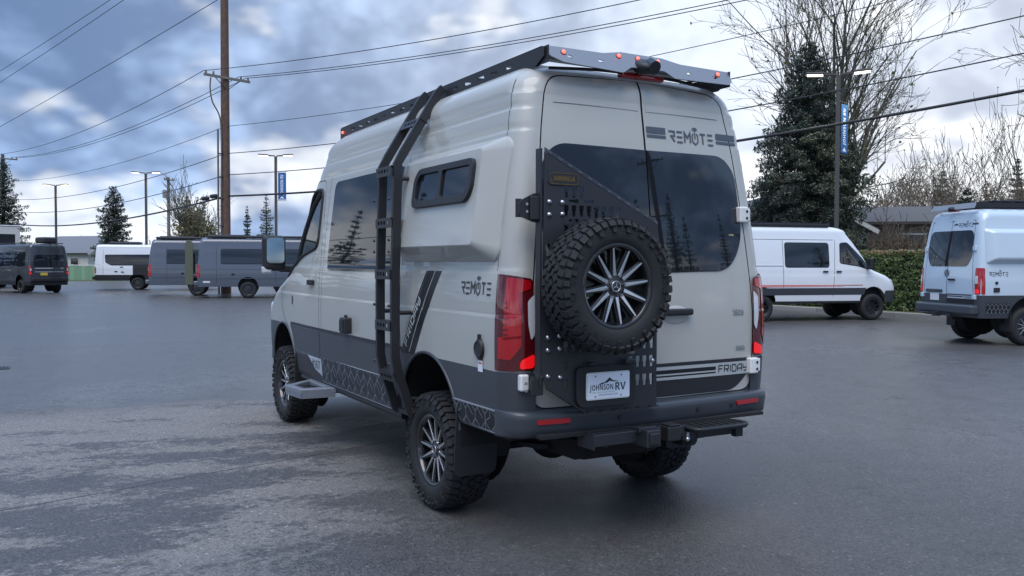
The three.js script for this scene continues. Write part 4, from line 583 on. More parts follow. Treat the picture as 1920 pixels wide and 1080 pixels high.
// ---------------------------------------------------------------- the other vans
function parkedVan(o) {
  const { S, name, label, group, p, turn, paint, trim, lowY = 1.02, wheels, R = 0.37, drop = 0 } = o, van = thing(name, label, 'van', [p[0], -drop, p[2]], turn, group), rows = S.rowsFor(0.75);
  const arch = (zc) => { const q = []; for (let i = 0; i <= 16; i++) { const a = Math.PI * i / 16; q.push([zc + 0.44 * Math.cos(a), R + drop + 0.17 + 0.43 * Math.sin(a)]); } q.push([zc - 0.44, 0.2], [zc + 0.44, 0.2]); return q; };
  const cuts = wheels.flatMap((z) => [-1, 1].map((s) => sidePrism(arch(z), s, 0.5)));
  const up = part('body_shell', csg(S.skin(0, 0.75, (x, y) => y > lowY, rows), cuts, HOLLOW_SUBTRACTION), paint, van);
  part('lower_body', csg(S.skin(0, 0.75, (x, y) => y < lowY, rows), cuts, HOLLOW_SUBTRACTION), trim, van);
  part('floor_pan', box(1.7, 0.05, Math.abs(S.f(0.7)) - 0.7, 0, 0.62, (S.f(0.7)) / 2), M.liner, van);
  for (const z of wheels) for (const s of [-1, 1]) {
    const w = makeWheel(van, 'wheel', { R, W: 0.25, rim: R * 0.62, spokes: o.spokes ?? 8, detail: false, silver: o.wheelFace ?? M.steel }); w.position.set(s * 0.85, R + drop, z); w.rotation.y = s < 0 ? 0 : Math.PI;
    part('wheel_well', new THREE.CylinderGeometry(0.45, 0.45, 0.36, 24, 1, false).rotateZ(Math.PI / 2).translate(s * 0.62, R + drop + 0.17, z), M.liner, van);
  }
  for (const w of o.windows ?? []) part('window_seal', S.panel(grow(rounded(w.pts, w.r ?? 0.07), 0.02), 0.004, w.side, 16, 0.08), M.plastic, van);
  for (const w of o.windows ?? []) part('side_window', S.panel(rounded(w.pts, w.r ?? 0.07), 0.009, w.side, 16, 0.08), M.glass, van);
  for (const w of o.seams ?? []) part('door_seam', S.panel(w.pts, 0.002, w.side, 2, 0.1, false), M.liner, van);
  for (const w of o.bands ?? []) part(w.name, S.panel(w.pts, w.off ?? 0.004, w.side, 24, 0.06), w.mat, van);
  for (const s of [-1, 1]) { const [a, b, d] = o.tail; const t = sub('tail_light', van); part('side_lens', S.panel(rect(-d, a, S.r(a) - 0.04 - S.bow, b, 0.02), 0.012, s < 0 ? 'left' : 'right', 6, 0.08), M.red, t); const xw = S.w((a + b) / 2) - 0.03; part('rear_lens', S.panel(rect(s < 0 ? -xw : xw - 0.11, a, s < 0 ? -xw + 0.11 : xw, b, 0.02), 0.012, 'rear', 5, 0.08), M.red, t); part('reversing_lens', S.panel(rect(s < 0 ? -xw + 0.04 : xw - 0.10, mix(a, b, 0.4), s < 0 ? -xw + 0.10 : xw - 0.04, mix(a, b, 0.7), 0.02), 0.016, 'rear', 3, 0.08), M.clear, t); part('lit_lens', S.panel(rect(s < 0 ? -xw + 0.01 : xw - 0.105, a + 0.02, s < 0 ? -xw + 0.105 : xw - 0.01, a + 0.1, 0.02), 0.016, 'rear', 3, 0.08), M.redGlow, t); }
  part('rear_bumper', rbox(1.86, 0.2, 0.2, 0.05, 0, 0.72, -0.11), trim, van); part('front_bumper', S.panel(rect(S.f(0.7) + 0.06, 0.58, S.f(0.7) + 0.62, 0.92, 0.08), 0.012, 'right', 16, 0.05), M.cladding, van); part('front_bumper', S.panel(rect(S.f(0.7) + 0.06, 0.58, S.f(0.7) + 0.62, 0.92, 0.08), 0.012, 'left', 16, 0.05), M.cladding, van);
  for (const s of [-1, 1]) part('headlight', rbox(0.3, 0.2, 0.16, 0.05, s * 0.60, 1.14, S.f(1.14) + 0.20, 0, s * 0.7), M.clear, van);
  for (const s of [-1, 1]) { const m = sub('wing_mirror', van, [s * 1.02, 1.70, S.f(1.6) + 0.33]); part('mirror_housing', rbox(0.22, 0.34, 0.12, 0.05, s * 0.08), M.plastic, m); part('mirror_arm', rbox(0.2, 0.06, 0.06, 0.02, s * -0.06, -0.14, 0), M.plastic, m); }
  part('windscreen', (() => { const g = new THREE.PlaneGeometry(1.35, 1, 10, 8), q = g.attributes.position; for (let i = 0; i < q.count; i++) { const y = 1.60 + (q.getY(i) + 0.5) * 0.72, x = q.getX(i); q.setXYZ(i, x, y, S.f(y) - 0.012 + S.bowF * (x / 0.62) ** 2); } g.computeVertexNormals(); return g; })(), M.glass, van);
  for (const h of o.handles ?? []) part('door_handle', rbox(0.03, 0.045, 0.17, 0.012, (h[2] ?? 1) * (S.xAt(h[1], h[0]) + 0.02), h[1], h[0]), M.plastic, van);
  return van;
}
const surfLike = (dz, k = {}) => new Surf({ W: [[0.5, 0.955], [0.8, 0.985], [1.1, 1.0], [1.45, 0.992], [1.62, 0.972], [1.9, 0.945], [2.2, 0.91], [2.4, 0.882], [2.56, 0.855]], ZR: [[0.5, -0.16], [0.8, -0.14], [1.25, -0.13], [1.55, -0.145], [2.3, -0.22], [2.56, -0.262]], ZF: [[0.45, -5.82], [0.7, -5.93], [0.95, -5.92], [1.1, -5.88], [1.25, -5.76], [1.36, -5.58], [1.46, -5.3], [1.54, -5.1], [1.9, -4.84], [2.3, -4.52], [2.56, -4.3]].map(([y, z]) => [y, z - dz]), yE: 2.56, R: 0.23, fr: 2.6, crown: 0.035, y0: 0.56, extra: [1.02, 0.9, 1.14, 0.7], relief: (y) => -0.008 * sm(1.38, 1.42, y) * (1 - sm(1.44, 1.5, y)) - 0.006 * sm(2.385, 2.40, y) * (1 - sm(2.41, 2.45, y)), taper: dz ? 0 : 0.03, ...k });
const whitePaint = phys(0.74, 0.77, 0.80, 0.4, { clearcoat: 1, clearcoatRoughness: 0.04 }), bluePaint = phys(0.52, 0.62, 0.70, 0.4, { clearcoat: 1, clearcoatRoughness: 0.04 }), greyPaint = phys(0.080, 0.098, 0.13, 0.4, { clearcoat: 1, clearcoatRoughness: 0.05 }), darkPaint = phys(0.032, 0.036, 0.043, 0.4, { clearcoat: 1, clearcoatRoughness: 0.05 }), beige = phys(0.62, 0.60, 0.53, 0.5, { clearcoat: 0.4 }), olive = std(0.10, 0.11, 0.075, 0.7), redLine = std(0.60, 0.06, 0.035, 0.45), silverLine = std(0.55, 0.58, 0.62, 0.4);
const fwin = (dz, side) => ({ side, r: 0.06, pts: [[-3.80 - dz, 1.72], [-3.82 - dz, 2.28], [-4.06 - dz, 2.30], [-4.83 - dz, 1.62], [-4.86 - dz, 1.52], [-4.4 - dz, 1.64]] });
// white van with a rolled awning, nose to the kerb
{
  const turn = -104.8 * RAD, S = surfLike(0), fw = [18.34, -12.75], c = Math.cos(turn), s = Math.sin(turn), L = [0.86, -4.92];       // its near front wheel stands at fw
  const p = [fw[0] - (c * L[0] + s * L[1]), 0, fw[1] - (-s * L[0] + c * L[1])];
  const van = parkedVan({ S, name: 'awning_van', label: 'white high-roof van with red pinstripe and rolled black awning, nose at the hedge', p, turn, paint: whitePaint, trim: M.plastic, lowY: 0.60, wheels: [-1.27, -4.92], R: 0.385, drop: 0.05, spokes: 8, wheelFace: M.coat, tail: [1.02, 1.55, 0.28],
    windows: [{ side: 'right', pts: [[-2.02, 1.60], [-2.02, 2.28], [-3.42, 2.28], [-3.42, 1.60]].reverse() }, fwin(0, 'right'), fwin(0, 'left')],
    seams: [{ side: 'right', pts: [[-3.56, 0.75], [-3.548, 0.75], [-3.65, 2.38], [-3.662, 2.38]] }, { side: 'right', pts: [[-1.95, 0.8], [-1.938, 0.8], [-1.938, 2.38], [-1.95, 2.38]] }, { side: 'right', pts: [[-3.6, 2.372], [-0.5, 2.372], [-0.5, 2.384], [-3.6, 2.384]] }],
    bands: [{ name: 'grey_band', side: 'right', pts: [[-4.60, 0.80], [-0.4, 0.80], [-0.4, 1.0], [-4.68, 1.0]], mat: M.cladding }, { name: 'red_pinstripe', side: 'right', pts: [[-4.55, 1.07], [-0.4, 1.055], [-0.4, 1.085], [-4.55, 1.09]], mat: redLine, off: 0.005 }, { name: 'red_pinstripe', side: 'right', pts: [[-3.9, 1.045], [-0.4, 1.02], [-0.4, 1.04], [-3.9, 1.052]], mat: redLine, off: 0.005 }, { name: 'slide_rail', side: 'right', pts: [[-1.94, 1.62], [-0.6, 1.62], [-0.6, 1.655], [-1.94, 1.655]], mat: silverLine, off: 0.012 }], handles: [[-3.74, 1.47], [-3.30, 1.47]] });
  const aw = sub('awning', van, [0.74, 2.80, -2.0]); part('awning_case', rbox(0.13, 0.11, 3.1, 0.04), M.coat, aw); part('awning_cap', rbox(0.12, 0.012, 3.06, 0.005, 0, 0.061, 0), M.steel, aw);
  part('roof_vent', rbox(0.42, 0.1, 0.55, 0.04, 0.2, 2.84, -2.35), whitePaint, van); part('roof_tray', rbox(1.1, 0.05, 1.7, 0.02, -0.1, 2.86, -1.7), M.coat, van);
}
// pale van at the right edge, twin of the grey one
{
  const turn = -111.7 * RAD, S = surfLike(0), fw = [14.35, -6.0], c = Math.cos(turn), s = Math.sin(turn), L = [0.9, -1.26], p = [fw[0] - (c * L[0] + s * L[1]), 0, fw[1] - (-s * L[0] + c * L[1])];
  const van = parkedVan({ S, name: 'pale_van', label: 'pale blue-white camper van with roof rack, seen from behind beside the hedge', p, turn, paint: bluePaint, trim: M.cladding, lowY: 1.02, wheels: [-1.26, -4.92], R: 0.39, drop: 0, spokes: 12, wheelFace: M.silver, tail: [1.04, 1.57, 0.27], windows: [fwin(0, 'right'), { side: 'right', pts: rect(-3.45, 1.6, -1.9, 2.35) }],
    seams: [{ side: 'rear', pts: [[-0.006, 0.83], [0.006, 0.83], [0.006, 1.58], [-0.006, 1.58]] }, { side: 'rear', pts: [[-0.006, 2.33], [0.006, 2.33], [0.006, 2.56], [-0.006, 2.56]] }, { side: 'rear', pts: [[0.818, 0.83], [0.828, 0.83], [0.69, 2.55], [0.68, 2.55]] }, { side: 'rear', pts: [[-0.828, 0.83], [-0.818, 0.83], [-0.68, 2.55], [-0.69, 2.55]] }, { side: 'rear', pts: [[-0.68, 2.53], [0.68, 2.53], [0.68, 2.54], [-0.68, 2.54]] }] });
  part('rear_window', S.panel(rounded([[-0.60, 1.60], [0.60, 1.60], [0.72, 1.80], [0.70, 2.26], [0.62, 2.34], [-0.62, 2.34], [-0.70, 2.26], [-0.72, 1.80]], 0.08), 0.006, 'rear', 24, 0.06), M.glass, van);
  part('black_band', S.panel(rect(0.02, 0.84, 0.80, 1.03), 0.003, 'rear', 12, 0.05, false), decal(0.02, 0.84, 0.80, 1.03, 700, (g) => { poly(g, [[0, 0.8], [0.9, 0.8], [0.9, 1.1], [0, 1.1]], '#17181c'); poly(g, [[0, 0.94], [0.8, 0.94], [0.8, 1.005], [0, 1.005]], '#b4bcc4'); poly(g, [[0, 0.968], [0.5, 0.968], [0.5, 0.99], [0, 0.99]], '#17181c'); word(g, 'FRIDAY', 0.53, 0.95, 0.04, 0.034, 0.012, 0.008, '#17181c', FRI); }, { opaque: true }), van);
  part('roof_lettering', S.panel(rect(0.05, 2.38, 0.78, 2.55), 0.004, 'rear', 16, 0.05, false), decal(0.05, 2.38, 0.78, 2.55, 800, (g) => { for (const [a, b] of [[0.06, 0.18], [0.62, 0.77]]) { poly(g, [[a, 2.45], [b, 2.45], [b, 2.485], [a, 2.485]], '#3c4650'); } remoteWord(g, 0.20, 2.41, 0.075, '#3c4650'); }), van);
  part('side_lettering', S.panel(rect(-0.80, 1.38, -0.33, 1.56), 0.004, 'right', 10, 0.05, false), decal(-0.80, 1.38, -0.33, 1.56, 900, (g) => remoteWord(g, -0.77, 1.41, 0.072, '#2b323a')), van);
  part('patterned_quarter_panel', S.panel([[-0.80, 0.64], [-0.32, 0.64], [-0.32, 0.86], [-0.84, 0.86]], 0.008, 'right', 10, 0.05), decal(-0.84, 0.64, -0.32, 0.86, 500, (g) => { poly(g, [[-0.84, 0.64], [-0.32, 0.64], [-0.32, 0.86], [-0.84, 0.86]], '#17191d'); const L = []; for (let i = 0; i < 8; i++) for (let j = 0; j < 3; j++) { const x = -0.86 + i * 0.09 + (j & 1) * 0.045, y = 0.63 + j * 0.085; L.push([[x, y], [x + 0.045, y + 0.05]], [[x + 0.045, y + 0.05], [x + 0.09, y]], [[x, y], [x, y - 0.05]]); } strokes(g, L, 0.006, '#9aa2a8'); }, { opaque: true }), van);
  // pod on its flank
  for (const s of [1]) { const gpos = [], ix = [], nz = 30, ny = 20; for (let j = 0; j <= ny; j++) for (let i = 0; i <= nz; i++) { const z = mix(-1.76, -0.32, i / nz), y = mix(1.66, 2.36, j / ny), t = clamp(Math.min((z + 1.76) / 0.13, (-0.32 - z) / 0.13, (y - 1.66) / 0.09, (2.36 - y) / 0.06)), b = S.xAt(y, z) + 0.004; gpos.push(mix(b, 1.08 - 0.134 * (y - 1.75), t), y, z); } for (let j = 0; j < ny; j++) for (let i = 0; i < nz; i++) { const a = j * (nz + 1) + i; ix.push(a, a + nz + 1, a + 1, a + 1, a + nz + 1, a + nz + 2); } const g = new THREE.BufferGeometry(); g.setAttribute('position', new THREE.Float32BufferAttribute(gpos, 3)); g.setIndex(ix); g.computeVertexNormals(); part('side_pod', clean(g), bluePaint, van); }
  const bz = S.rearZ(0, 1.45); part('star_badge', [new THREE.TorusGeometry(0.065, 0.007, 6, 24).translate(0, 1.46, bz + 0.012), box(0.01, 0.06, 0.006, 0, 1.49, bz + 0.012), box(0.01, 0.06, 0.006, -0.026, 1.445, bz + 0.012, 0, 0, -1.05), box(0.01, 0.06, 0.006, 0.026, 1.445, bz + 0.012, 0, 0, 1.05)], M.steel, van);
  part('door_handle', rbox(0.22, 0.04, 0.03, 0.012, 0.17, 1.325, S.rearZ(0.17, 1.3) + 0.02), M.plastic, van); part('plate_trim', rbox(0.56, 0.07, 0.03, 0.015, -0.42, 1.08, S.rearZ(-0.4, 1.1) + 0.01), M.cladding, van); part('number_plate', rbox(0.3, 0.15, 0.006, 0.002, -0.40, 0.95, S.rearZ(-0.4, 0.95) + 0.012), M.white, van);
  for (const s of [-1, 1]) for (const y of [0.98, 1.96]) part('hinge', rbox(0.09, 0.09, 0.05, 0.01, s * (S.w(y) - 0.15), y, S.rearZ(S.w(y) - 0.15, y) + 0.015), bluePaint, van);
  part('utility_box', rbox(0.02, 0.09, 0.13, 0.006, S.xAt(1.13, -0.52) + 0.01, 1.13, -0.52), M.coat, van); part('inlet_cover', new THREE.CylinderGeometry(0.03, 0.03, 0.02, 14).rotateZ(Math.PI / 2).translate(S.xAt(1.27, -0.52) + 0.008, 1.27, -0.52), M.coat, van);
  for (const s of [-1, 1]) part('mud_flap', box(0.3, 0.42, 0.014, s * 0.85, 0.5, -0.84), M.plastic, van);
  part('tow_bar', [box(0.8, 0.06, 0.06, -0.1, 0.6, -0.02), box(0.1, 0.09, 0.14, -0.1, 0.6, 0.03)], M.steel, van); part('rear_step', rbox(0.5, 0.03, 0.16, 0.012, -0.5, 0.61, 0.04), M.plastic, van);
  const rk = sub('roof_rack', van); for (const s of [-1, 1]) part('rack_side', box(0.008, 0.09, 3.5, s * 0.72, 2.85, -2.0), M.coat, rk); for (let i = 0; i < 12; i++) part('deck_slat', box(1.42, 0.03, 0.09, 0, 2.89, -0.5 - i * 0.29), M.steel, rk);
  part('rear_fairing', box(1.42, 0.13, 0.006, 0, 2.84, -0.25, -0.5), std(0.28, 0.29, 0.30, 0.45, 0.5), rk); part('solar_panel', rbox(1.0, 0.035, 1.6, 0.01, 0, 2.945, -1.6), M.vinyl, rk); part('solar_panel', rbox(0.9, 0.035, 0.9, 0.01, 0, 2.96, -3.1), M.vinyl, rk);
  part('high_brake_light', rbox(0.32, 0.035, 0.05, 0.012, 0, 2.755, -0.265), M.red, van); part('reversing_camera', new THREE.SphereGeometry(0.07, 14, 10).scale(1, 0.7, 1.2).translate(0, 2.80, -0.22), M.coat, van);
}
// two long grey vans and a white one in the row across the lot
const rowTurn = -105 * RAD;
{
  const long = surfLike(1.43), place = (px, depth, wz) => { const q = bearing(px, depth), c = Math.cos(rowTurn), s = Math.sin(rowTurn); return [q[0] - (c * 0.9 + s * wz), 0, q[2] - (-s * 0.9 + c * wz)]; };
  const win = (a, b) => ({ side: 'right', r: 0.06, pts: [[a, 1.60], [b, 1.60], [b, 2.26], [a, 2.26]] });
  const lines = [0.93, 1.36].map((y) => ({ name: 'pressed_line', side: 'right', pts: [[-5.6, y], [-0.35, y], [-0.35, y + 0.028], [-5.6, y + 0.028]], mat: greyPaint, off: 0.012 }));
  const base = { S: long, paint: greyPaint, trim: greyPaint, lowY: 0.62, wheels: [-2.36, -6.35], R: 0.37, drop: 0.04, spokes: 10, wheelFace: M.steel, tail: [1.0, 1.55, 0.3], seams: [[-1.0], [-3.58], [-5.02], [-5.1]].map(([z]) => ({ side: 'right', pts: [[z, 0.75], [z + 0.014, 0.75], [z + 0.014, 2.4], [z, 2.4]] })), group: 'grey vans in the row across the lot', bands: lines };
  const a = parkedVan({ ...base, name: 'grey_van', label: 'long slate-grey van with a dark green board upright on its rear door', p: place(465, 39.5, -2.36), turn: rowTurn, windows: [win(-3.55, -1.2), win(-5.0, -3.62), fwin(1.43, 'right')] });
  const b = parkedVan({ ...base, name: 'grey_van', label: 'slate-grey van parked between the white van and the long grey one', p: place(367, 42, -2.30), turn: rowTurn, windows: [win(-3.4, -1.0), win(-5.0, -3.5), fwin(1.43, 'right')] });
  const rackOn = (v, z0, z1) => { const rk = sub('roof_rack', v); part('awning_case', rbox(0.13, 0.12, z1 - z0, 0.04, 0.72, 2.83, (z0 + z1) / 2), M.coat, rk); part('rack_tray', rbox(1.2, 0.06, 1.5, 0.02, 0, 2.90, z1 - 0.9), M.coat, rk); for (let i = 0; i < 6; i++) part('cross_bar', box(1.4, 0.04, 0.05, 0, 2.85, mix(z0, z1, i / 5)), M.coat, rk); };
  rackOn(a, -5.6, -0.6); rackOn(b, -4.8, -0.5);
  const bd = sub('rear_board', a, [0.55, 0, 0.10]); part('board', plate(rounded([[-0.16, 0.66], [0.16, 0.66], [0.16, 2.5], [0.08, 2.66], [-0.08, 2.66], [-0.16, 2.5]], 0.05), 0.09, [], 0.01).rotateY(Math.PI / 2).translate(-0.04, 0, 0.10), olive, bd); part('board_bracket', [box(0.3, 0.05, 0.2, -0.15, 1.2, -0.04), box(0.3, 0.05, 0.2, -0.15, 2.1, -0.04), box(0.5, 0.9, 0.08, -0.4, 1.6, -0.06)], M.coat, bd);
  part('white_sticker', long.panel(rect(-0.72, 0.74, -0.42, 0.82), 0.006, 'right', 4, 0.1), M.white, a);
  for (const z of [-1.5, -1.45]) part('fuel_flap', long.panel(rect(-1.78, 1.08, -1.64, 1.16, 0.02), 0.006, 'right', 3, 0.1), M.liner, z === -1.5 ? a : b);
  // white van: squarer
  const T = surfLike(1.0, { W: [[0.5, 0.97], [0.9, 1.0], [1.3, 1.0], [1.7, 0.97], [2.2, 0.92], [2.5, 0.885]], yE: 2.5, R: 0.16, ZR: [[0.5, -0.14], [1.2, -0.12], [2.5, -0.2]] });
  const w = parkedVan({ S: T, name: 'white_van', label: 'white high-roof van with dark lower body across the lot', p: place(258, 50.5, -2.45), turn: rowTurn, paint: whitePaint, trim: M.plastic, lowY: 0.9, wheels: [-2.45, -5.9], R: 0.36, drop: 0.02, spokes: 8, wheelFace: M.coat, tail: [0.98, 1.35, 0.24], seams: [-0.62, -4.2].map((z) => ({ side: 'right', pts: [[z, 0.95], [z + 0.014, 0.95], [z + 0.014, 2.35], [z, 2.35]] })),
    windows: [{ side: 'right', r: 0.06, pts: [[-5.0, 1.46], [-1.05, 1.46], [-0.75, 1.62], [-0.72, 2.05], [-5.0, 2.08]] }], bands: [{ name: 'dark_panel', side: 'right', pts: [[-3.9, 0.9], [-2.2, 0.9], [-2.2, 1.44], [-3.9, 1.44]], mat: M.plastic }], handles: [[-1.6, 1.36], [-1.3, 1.10], [-1.65, 1.07]] });
  part('roof_box', rbox(1.0, 0.14, 1.7, 0.06, 0, 2.76, -1.7), M.coat, w);
}
// dark van at the left edge with a ladder on its rear
{
  const S = new Surf({ W: [[0.4, 0.98], [0.7, 1.0], [1.1, 1.02], [1.6, 1.0], [2.0, 0.96], [2.38, 0.90]], ZR: [[0.4, -0.14], [0.9, -0.12], [1.5, -0.13], [2.38, -0.2]], ZF: [[0.4, -5.9], [0.7, -5.98], [1.0, -5.96], [1.2, -5.8], [1.4, -5.4], [1.5, -5.2], [2.0, -4.75], [2.38, -4.45]], yE: 2.38, R: 0.16, fr: 3, y0: 0.42, rc: 0.1, extra: [0.62], lf: 0.4 });
  const q = bearing(95, 44.5), turn = 24 * RAD, van = parkedVan({ S, name: 'dark_van', label: 'dark charcoal van with black box on its roof and ladder on its rear', p: q, turn, paint: darkPaint, trim: M.plastic, lowY: 0.62, wheels: [-1.2, -4.9], R: 0.35, drop: 0, spokes: 8, tail: [0.98, 1.42, 0.2], windows: [{ side: 'left', pts: rect(-3.4, 1.4, -0.6, 2.1) }, { side: 'left', pts: [[-4.7, 1.45], [-3.7, 1.45], [-3.7, 2.1], [-4.2, 2.1]] }], bands: [{ name: 'chrome_line', side: 'rear', pts: [[-0.72, 1.28], [0.72, 1.28], [0.72, 1.31], [-0.72, 1.31]], mat: silverLine, off: 0.006 }, { name: 'chrome_line', side: 'rear', pts: [[-0.72, 1.10], [0.72, 1.10], [0.72, 1.12], [-0.72, 1.12]], mat: silverLine, off: 0.006 }] });
  part('rear_window', S.panel(rect(-0.76, 1.36, 0.76, 1.98, 0.06), 0.006, 'rear', 16, 0.06), M.glass, van);
  part('number_plate', box(0.36, 0.14, 0.01, -0.28, 1.0, S.rearZ(-0.28, 0.95) + 0.012), std(0.62, 0.42, 0.06, 0.5), van);
  part('roof_box', rbox(0.75, 0.32, 0.9, 0.1, 0.12, 2.74, -0.7), M.coat, van); part('roof_rail', [rod([-0.78, 2.58, -0.3], [-0.78, 2.58, -4.2], 0.025), rod([0.78, 2.58, -0.3], [0.78, 2.58, -4.2], 0.025)].slice(0, 1), M.coat, van); part('roof_rail', rod([0.78, 2.58, -0.3], [0.78, 2.58, -4.2], 0.025), M.coat, van);
  const l = sub('ladder', van); for (const x of [0.12, 0.46]) part('ladder_rail', tube([[x, 0.75, 0.02], [x, 1.4, 0.02], [x, 2.3, -0.05], [x, 2.52, -0.16], [x, 2.56, -0.4]], 0.02, 20), M.coat, l); for (const y of [0.95, 1.3, 1.65, 2.0, 2.3]) part('ladder_rung', rod([0.12, y, 0.02 - Math.max(0, y - 1.4) * 0.06], [0.46, y, 0.02 - Math.max(0, y - 1.4) * 0.06], 0.016), M.coat, l);
}
// motorhome behind it
{
  const q = bearing(0, 53), m = thing('motorhome', 'cream motorhome behind the dark van at the edge of the lot', 'motorhome', q, 24 * RAD);
  part('body', rbox(2.5, 3.0, 7.5, 0.15, 0, 2.35, -3.75), beige, m); part('rear_window', rbox(1.3, 0.75, 0.02, 0.01, 0.25, 2.95, 0.003), M.glass, m); part('side_window', rbox(0.02, 0.7, 1.3, 0.01, 1.25, 2.6, -2), M.glass, m); part('lower_skirt', rbox(2.44, 0.45, 7.3, 0.05, 0, 0.75, -3.75), std(0.3, 0.28, 0.25, 0.6), m);
  part('roof_rim', rbox(2.56, 0.06, 7.56, 0.03, 0, 3.84, -3.75), M.white, m); part('roof_vent', rbox(0.5, 0.16, 0.6, 0.05, 0.2, 3.95, -2.2), M.white, m); part('marker_lamp', rbox(0.1, 0.05, 0.03, 0.01, 1.1, 3.68, 0.01), M.red, m);
  for (const z of [-2.2, -6.4]) for (const s of [-1, 1]) { const w = makeWheel(m, 'wheel', { R: 0.42, W: 0.26, rim: 0.26, spokes: 6, detail: false }); w.position.set(s * 1.08, 0.42, z); w.rotation.y = s < 0 ? 0 : Math.PI; }
}
// ---------------------------------------------------------------- land round the lot
const turfTex = dataTex(512, (u, v) => { const n = fbm2(u * 40, v * 40, 4), m = fbm2(u * 7 + 3, v * 7, 3), k = 0.5 + 0.4 * n + 0.3 * m; return [toS(mix(0.045, 0.105, k)), toS(mix(0.06, 0.115, k)), toS(mix(0.022, 0.05, k))]; }, true);
{
  const g = new THREE.CircleGeometry(1500, 64).rotateX(-Math.PI / 2).translate(0, -0.06, 0), uv = g.attributes.uv, p = g.attributes.position; for (let i = 0; i < uv.count; i++) uv.setXY(i, p.getX(i) / 9, p.getZ(i) / 9);
  const t = turfTex.clone(); structure('ground', g, new THREE.MeshStandardMaterial({ map: t, roughness: 1 }));
  const verge = new THREE.PlaneGeometry(30, 140).rotateX(-Math.PI / 2).translate(35.55, 0.09, -10), vu = verge.attributes.uv, vp = verge.attributes.position; for (let i = 0; i < vu.count; i++) vu.setXY(i, vp.getX(i) / 4, vp.getZ(i) / 4);
  structure('grass_verge', verge, new THREE.MeshStandardMaterial({ map: turfTex, roughness: 1 }));
  const kerbs = new THREE.Group(); kerbs.name = 'kerb'; kerbs.userData.kind = 'structure'; scene.add(kerbs);
  const conc = [std(0.24, 0.23, 0.215, 0.85), std(0.21, 0.205, 0.195, 0.88), std(0.27, 0.255, 0.235, 0.84)], kg = rbox(0.18, 0.22, 2.985, 0.025);
  for (let i = 0; i < 22; i++) { const k = shade(new THREE.Mesh(kg, conc[(i * 7) % 3])); k.name = 'kerb_stone'; k.position.set(20.46, 0.03, 6 - i * 3); kerbs.add(k); }
}
// ---------------------------------------------------------------- trees
function leafCloud(pts, size, R, flat = 0, slim = 0.8) {                       // small bent leaf faces at the given points
  const pos = new Float32Array(pts.length * 18), nor = new Float32Array(pts.length * 18), q = new THREE.Quaternion(), e = new THREE.Euler(), a = V(0, 0, 0), n = V(0, 0, 0); let o = 0;
  for (const [x, y, z, s = 1, dx = 0, dy = 0, dz = 0] of pts) {
    const w = size * s * (0.7 + 0.6 * R()), h = w * slim * (0.7 + 0.6 * R()); e.set((R() - 0.5) * Math.PI * (1 - flat), R() * 6.28, (R() - 0.5) * Math.PI * (1 - flat)); q.setFromEuler(e);
    const c = [[-w / 2, 0, 0], [w / 2, 0, 0], [0, h * 0.12, -h / 2], [-w / 2, 0, 0], [0, h * 0.12, h / 2], [w / 2, 0, 0]]; n.set(0, 1, 0).applyQuaternion(q);
    for (const k of c) { a.set(...k).applyQuaternion(q); pos[o] = x + a.x; pos[o + 1] = y + a.y; pos[o + 2] = z + a.z; nor[o] = n.x; nor[o + 1] = n.y; nor[o + 2] = n.z; o += 3; }
  }
  const g = new THREE.BufferGeometry(); g.setAttribute('position', new THREE.BufferAttribute(pos, 3)); g.setAttribute('normal', new THREE.BufferAttribute(nor, 3)); g.setAttribute('uv', new THREE.BufferAttribute(new Float32Array(pts.length * 12), 2)); return g;
}
const leafM = (r, g, b) => phys(r, g, b, 0.95, { transmission: 0.4, thickness: 0 });
const bark = std(0.10, 0.088, 0.072, 0.95), barkGrey = std(0.135, 0.125, 0.095, 0.95), needleM = [[0.030, 0.052, 0.032], [0.040, 0.064, 0.038], [0.052, 0.076, 0.046]].map((c) => leafM(...c)), tanLeaf = leafM(0.26, 0.23, 0.12);
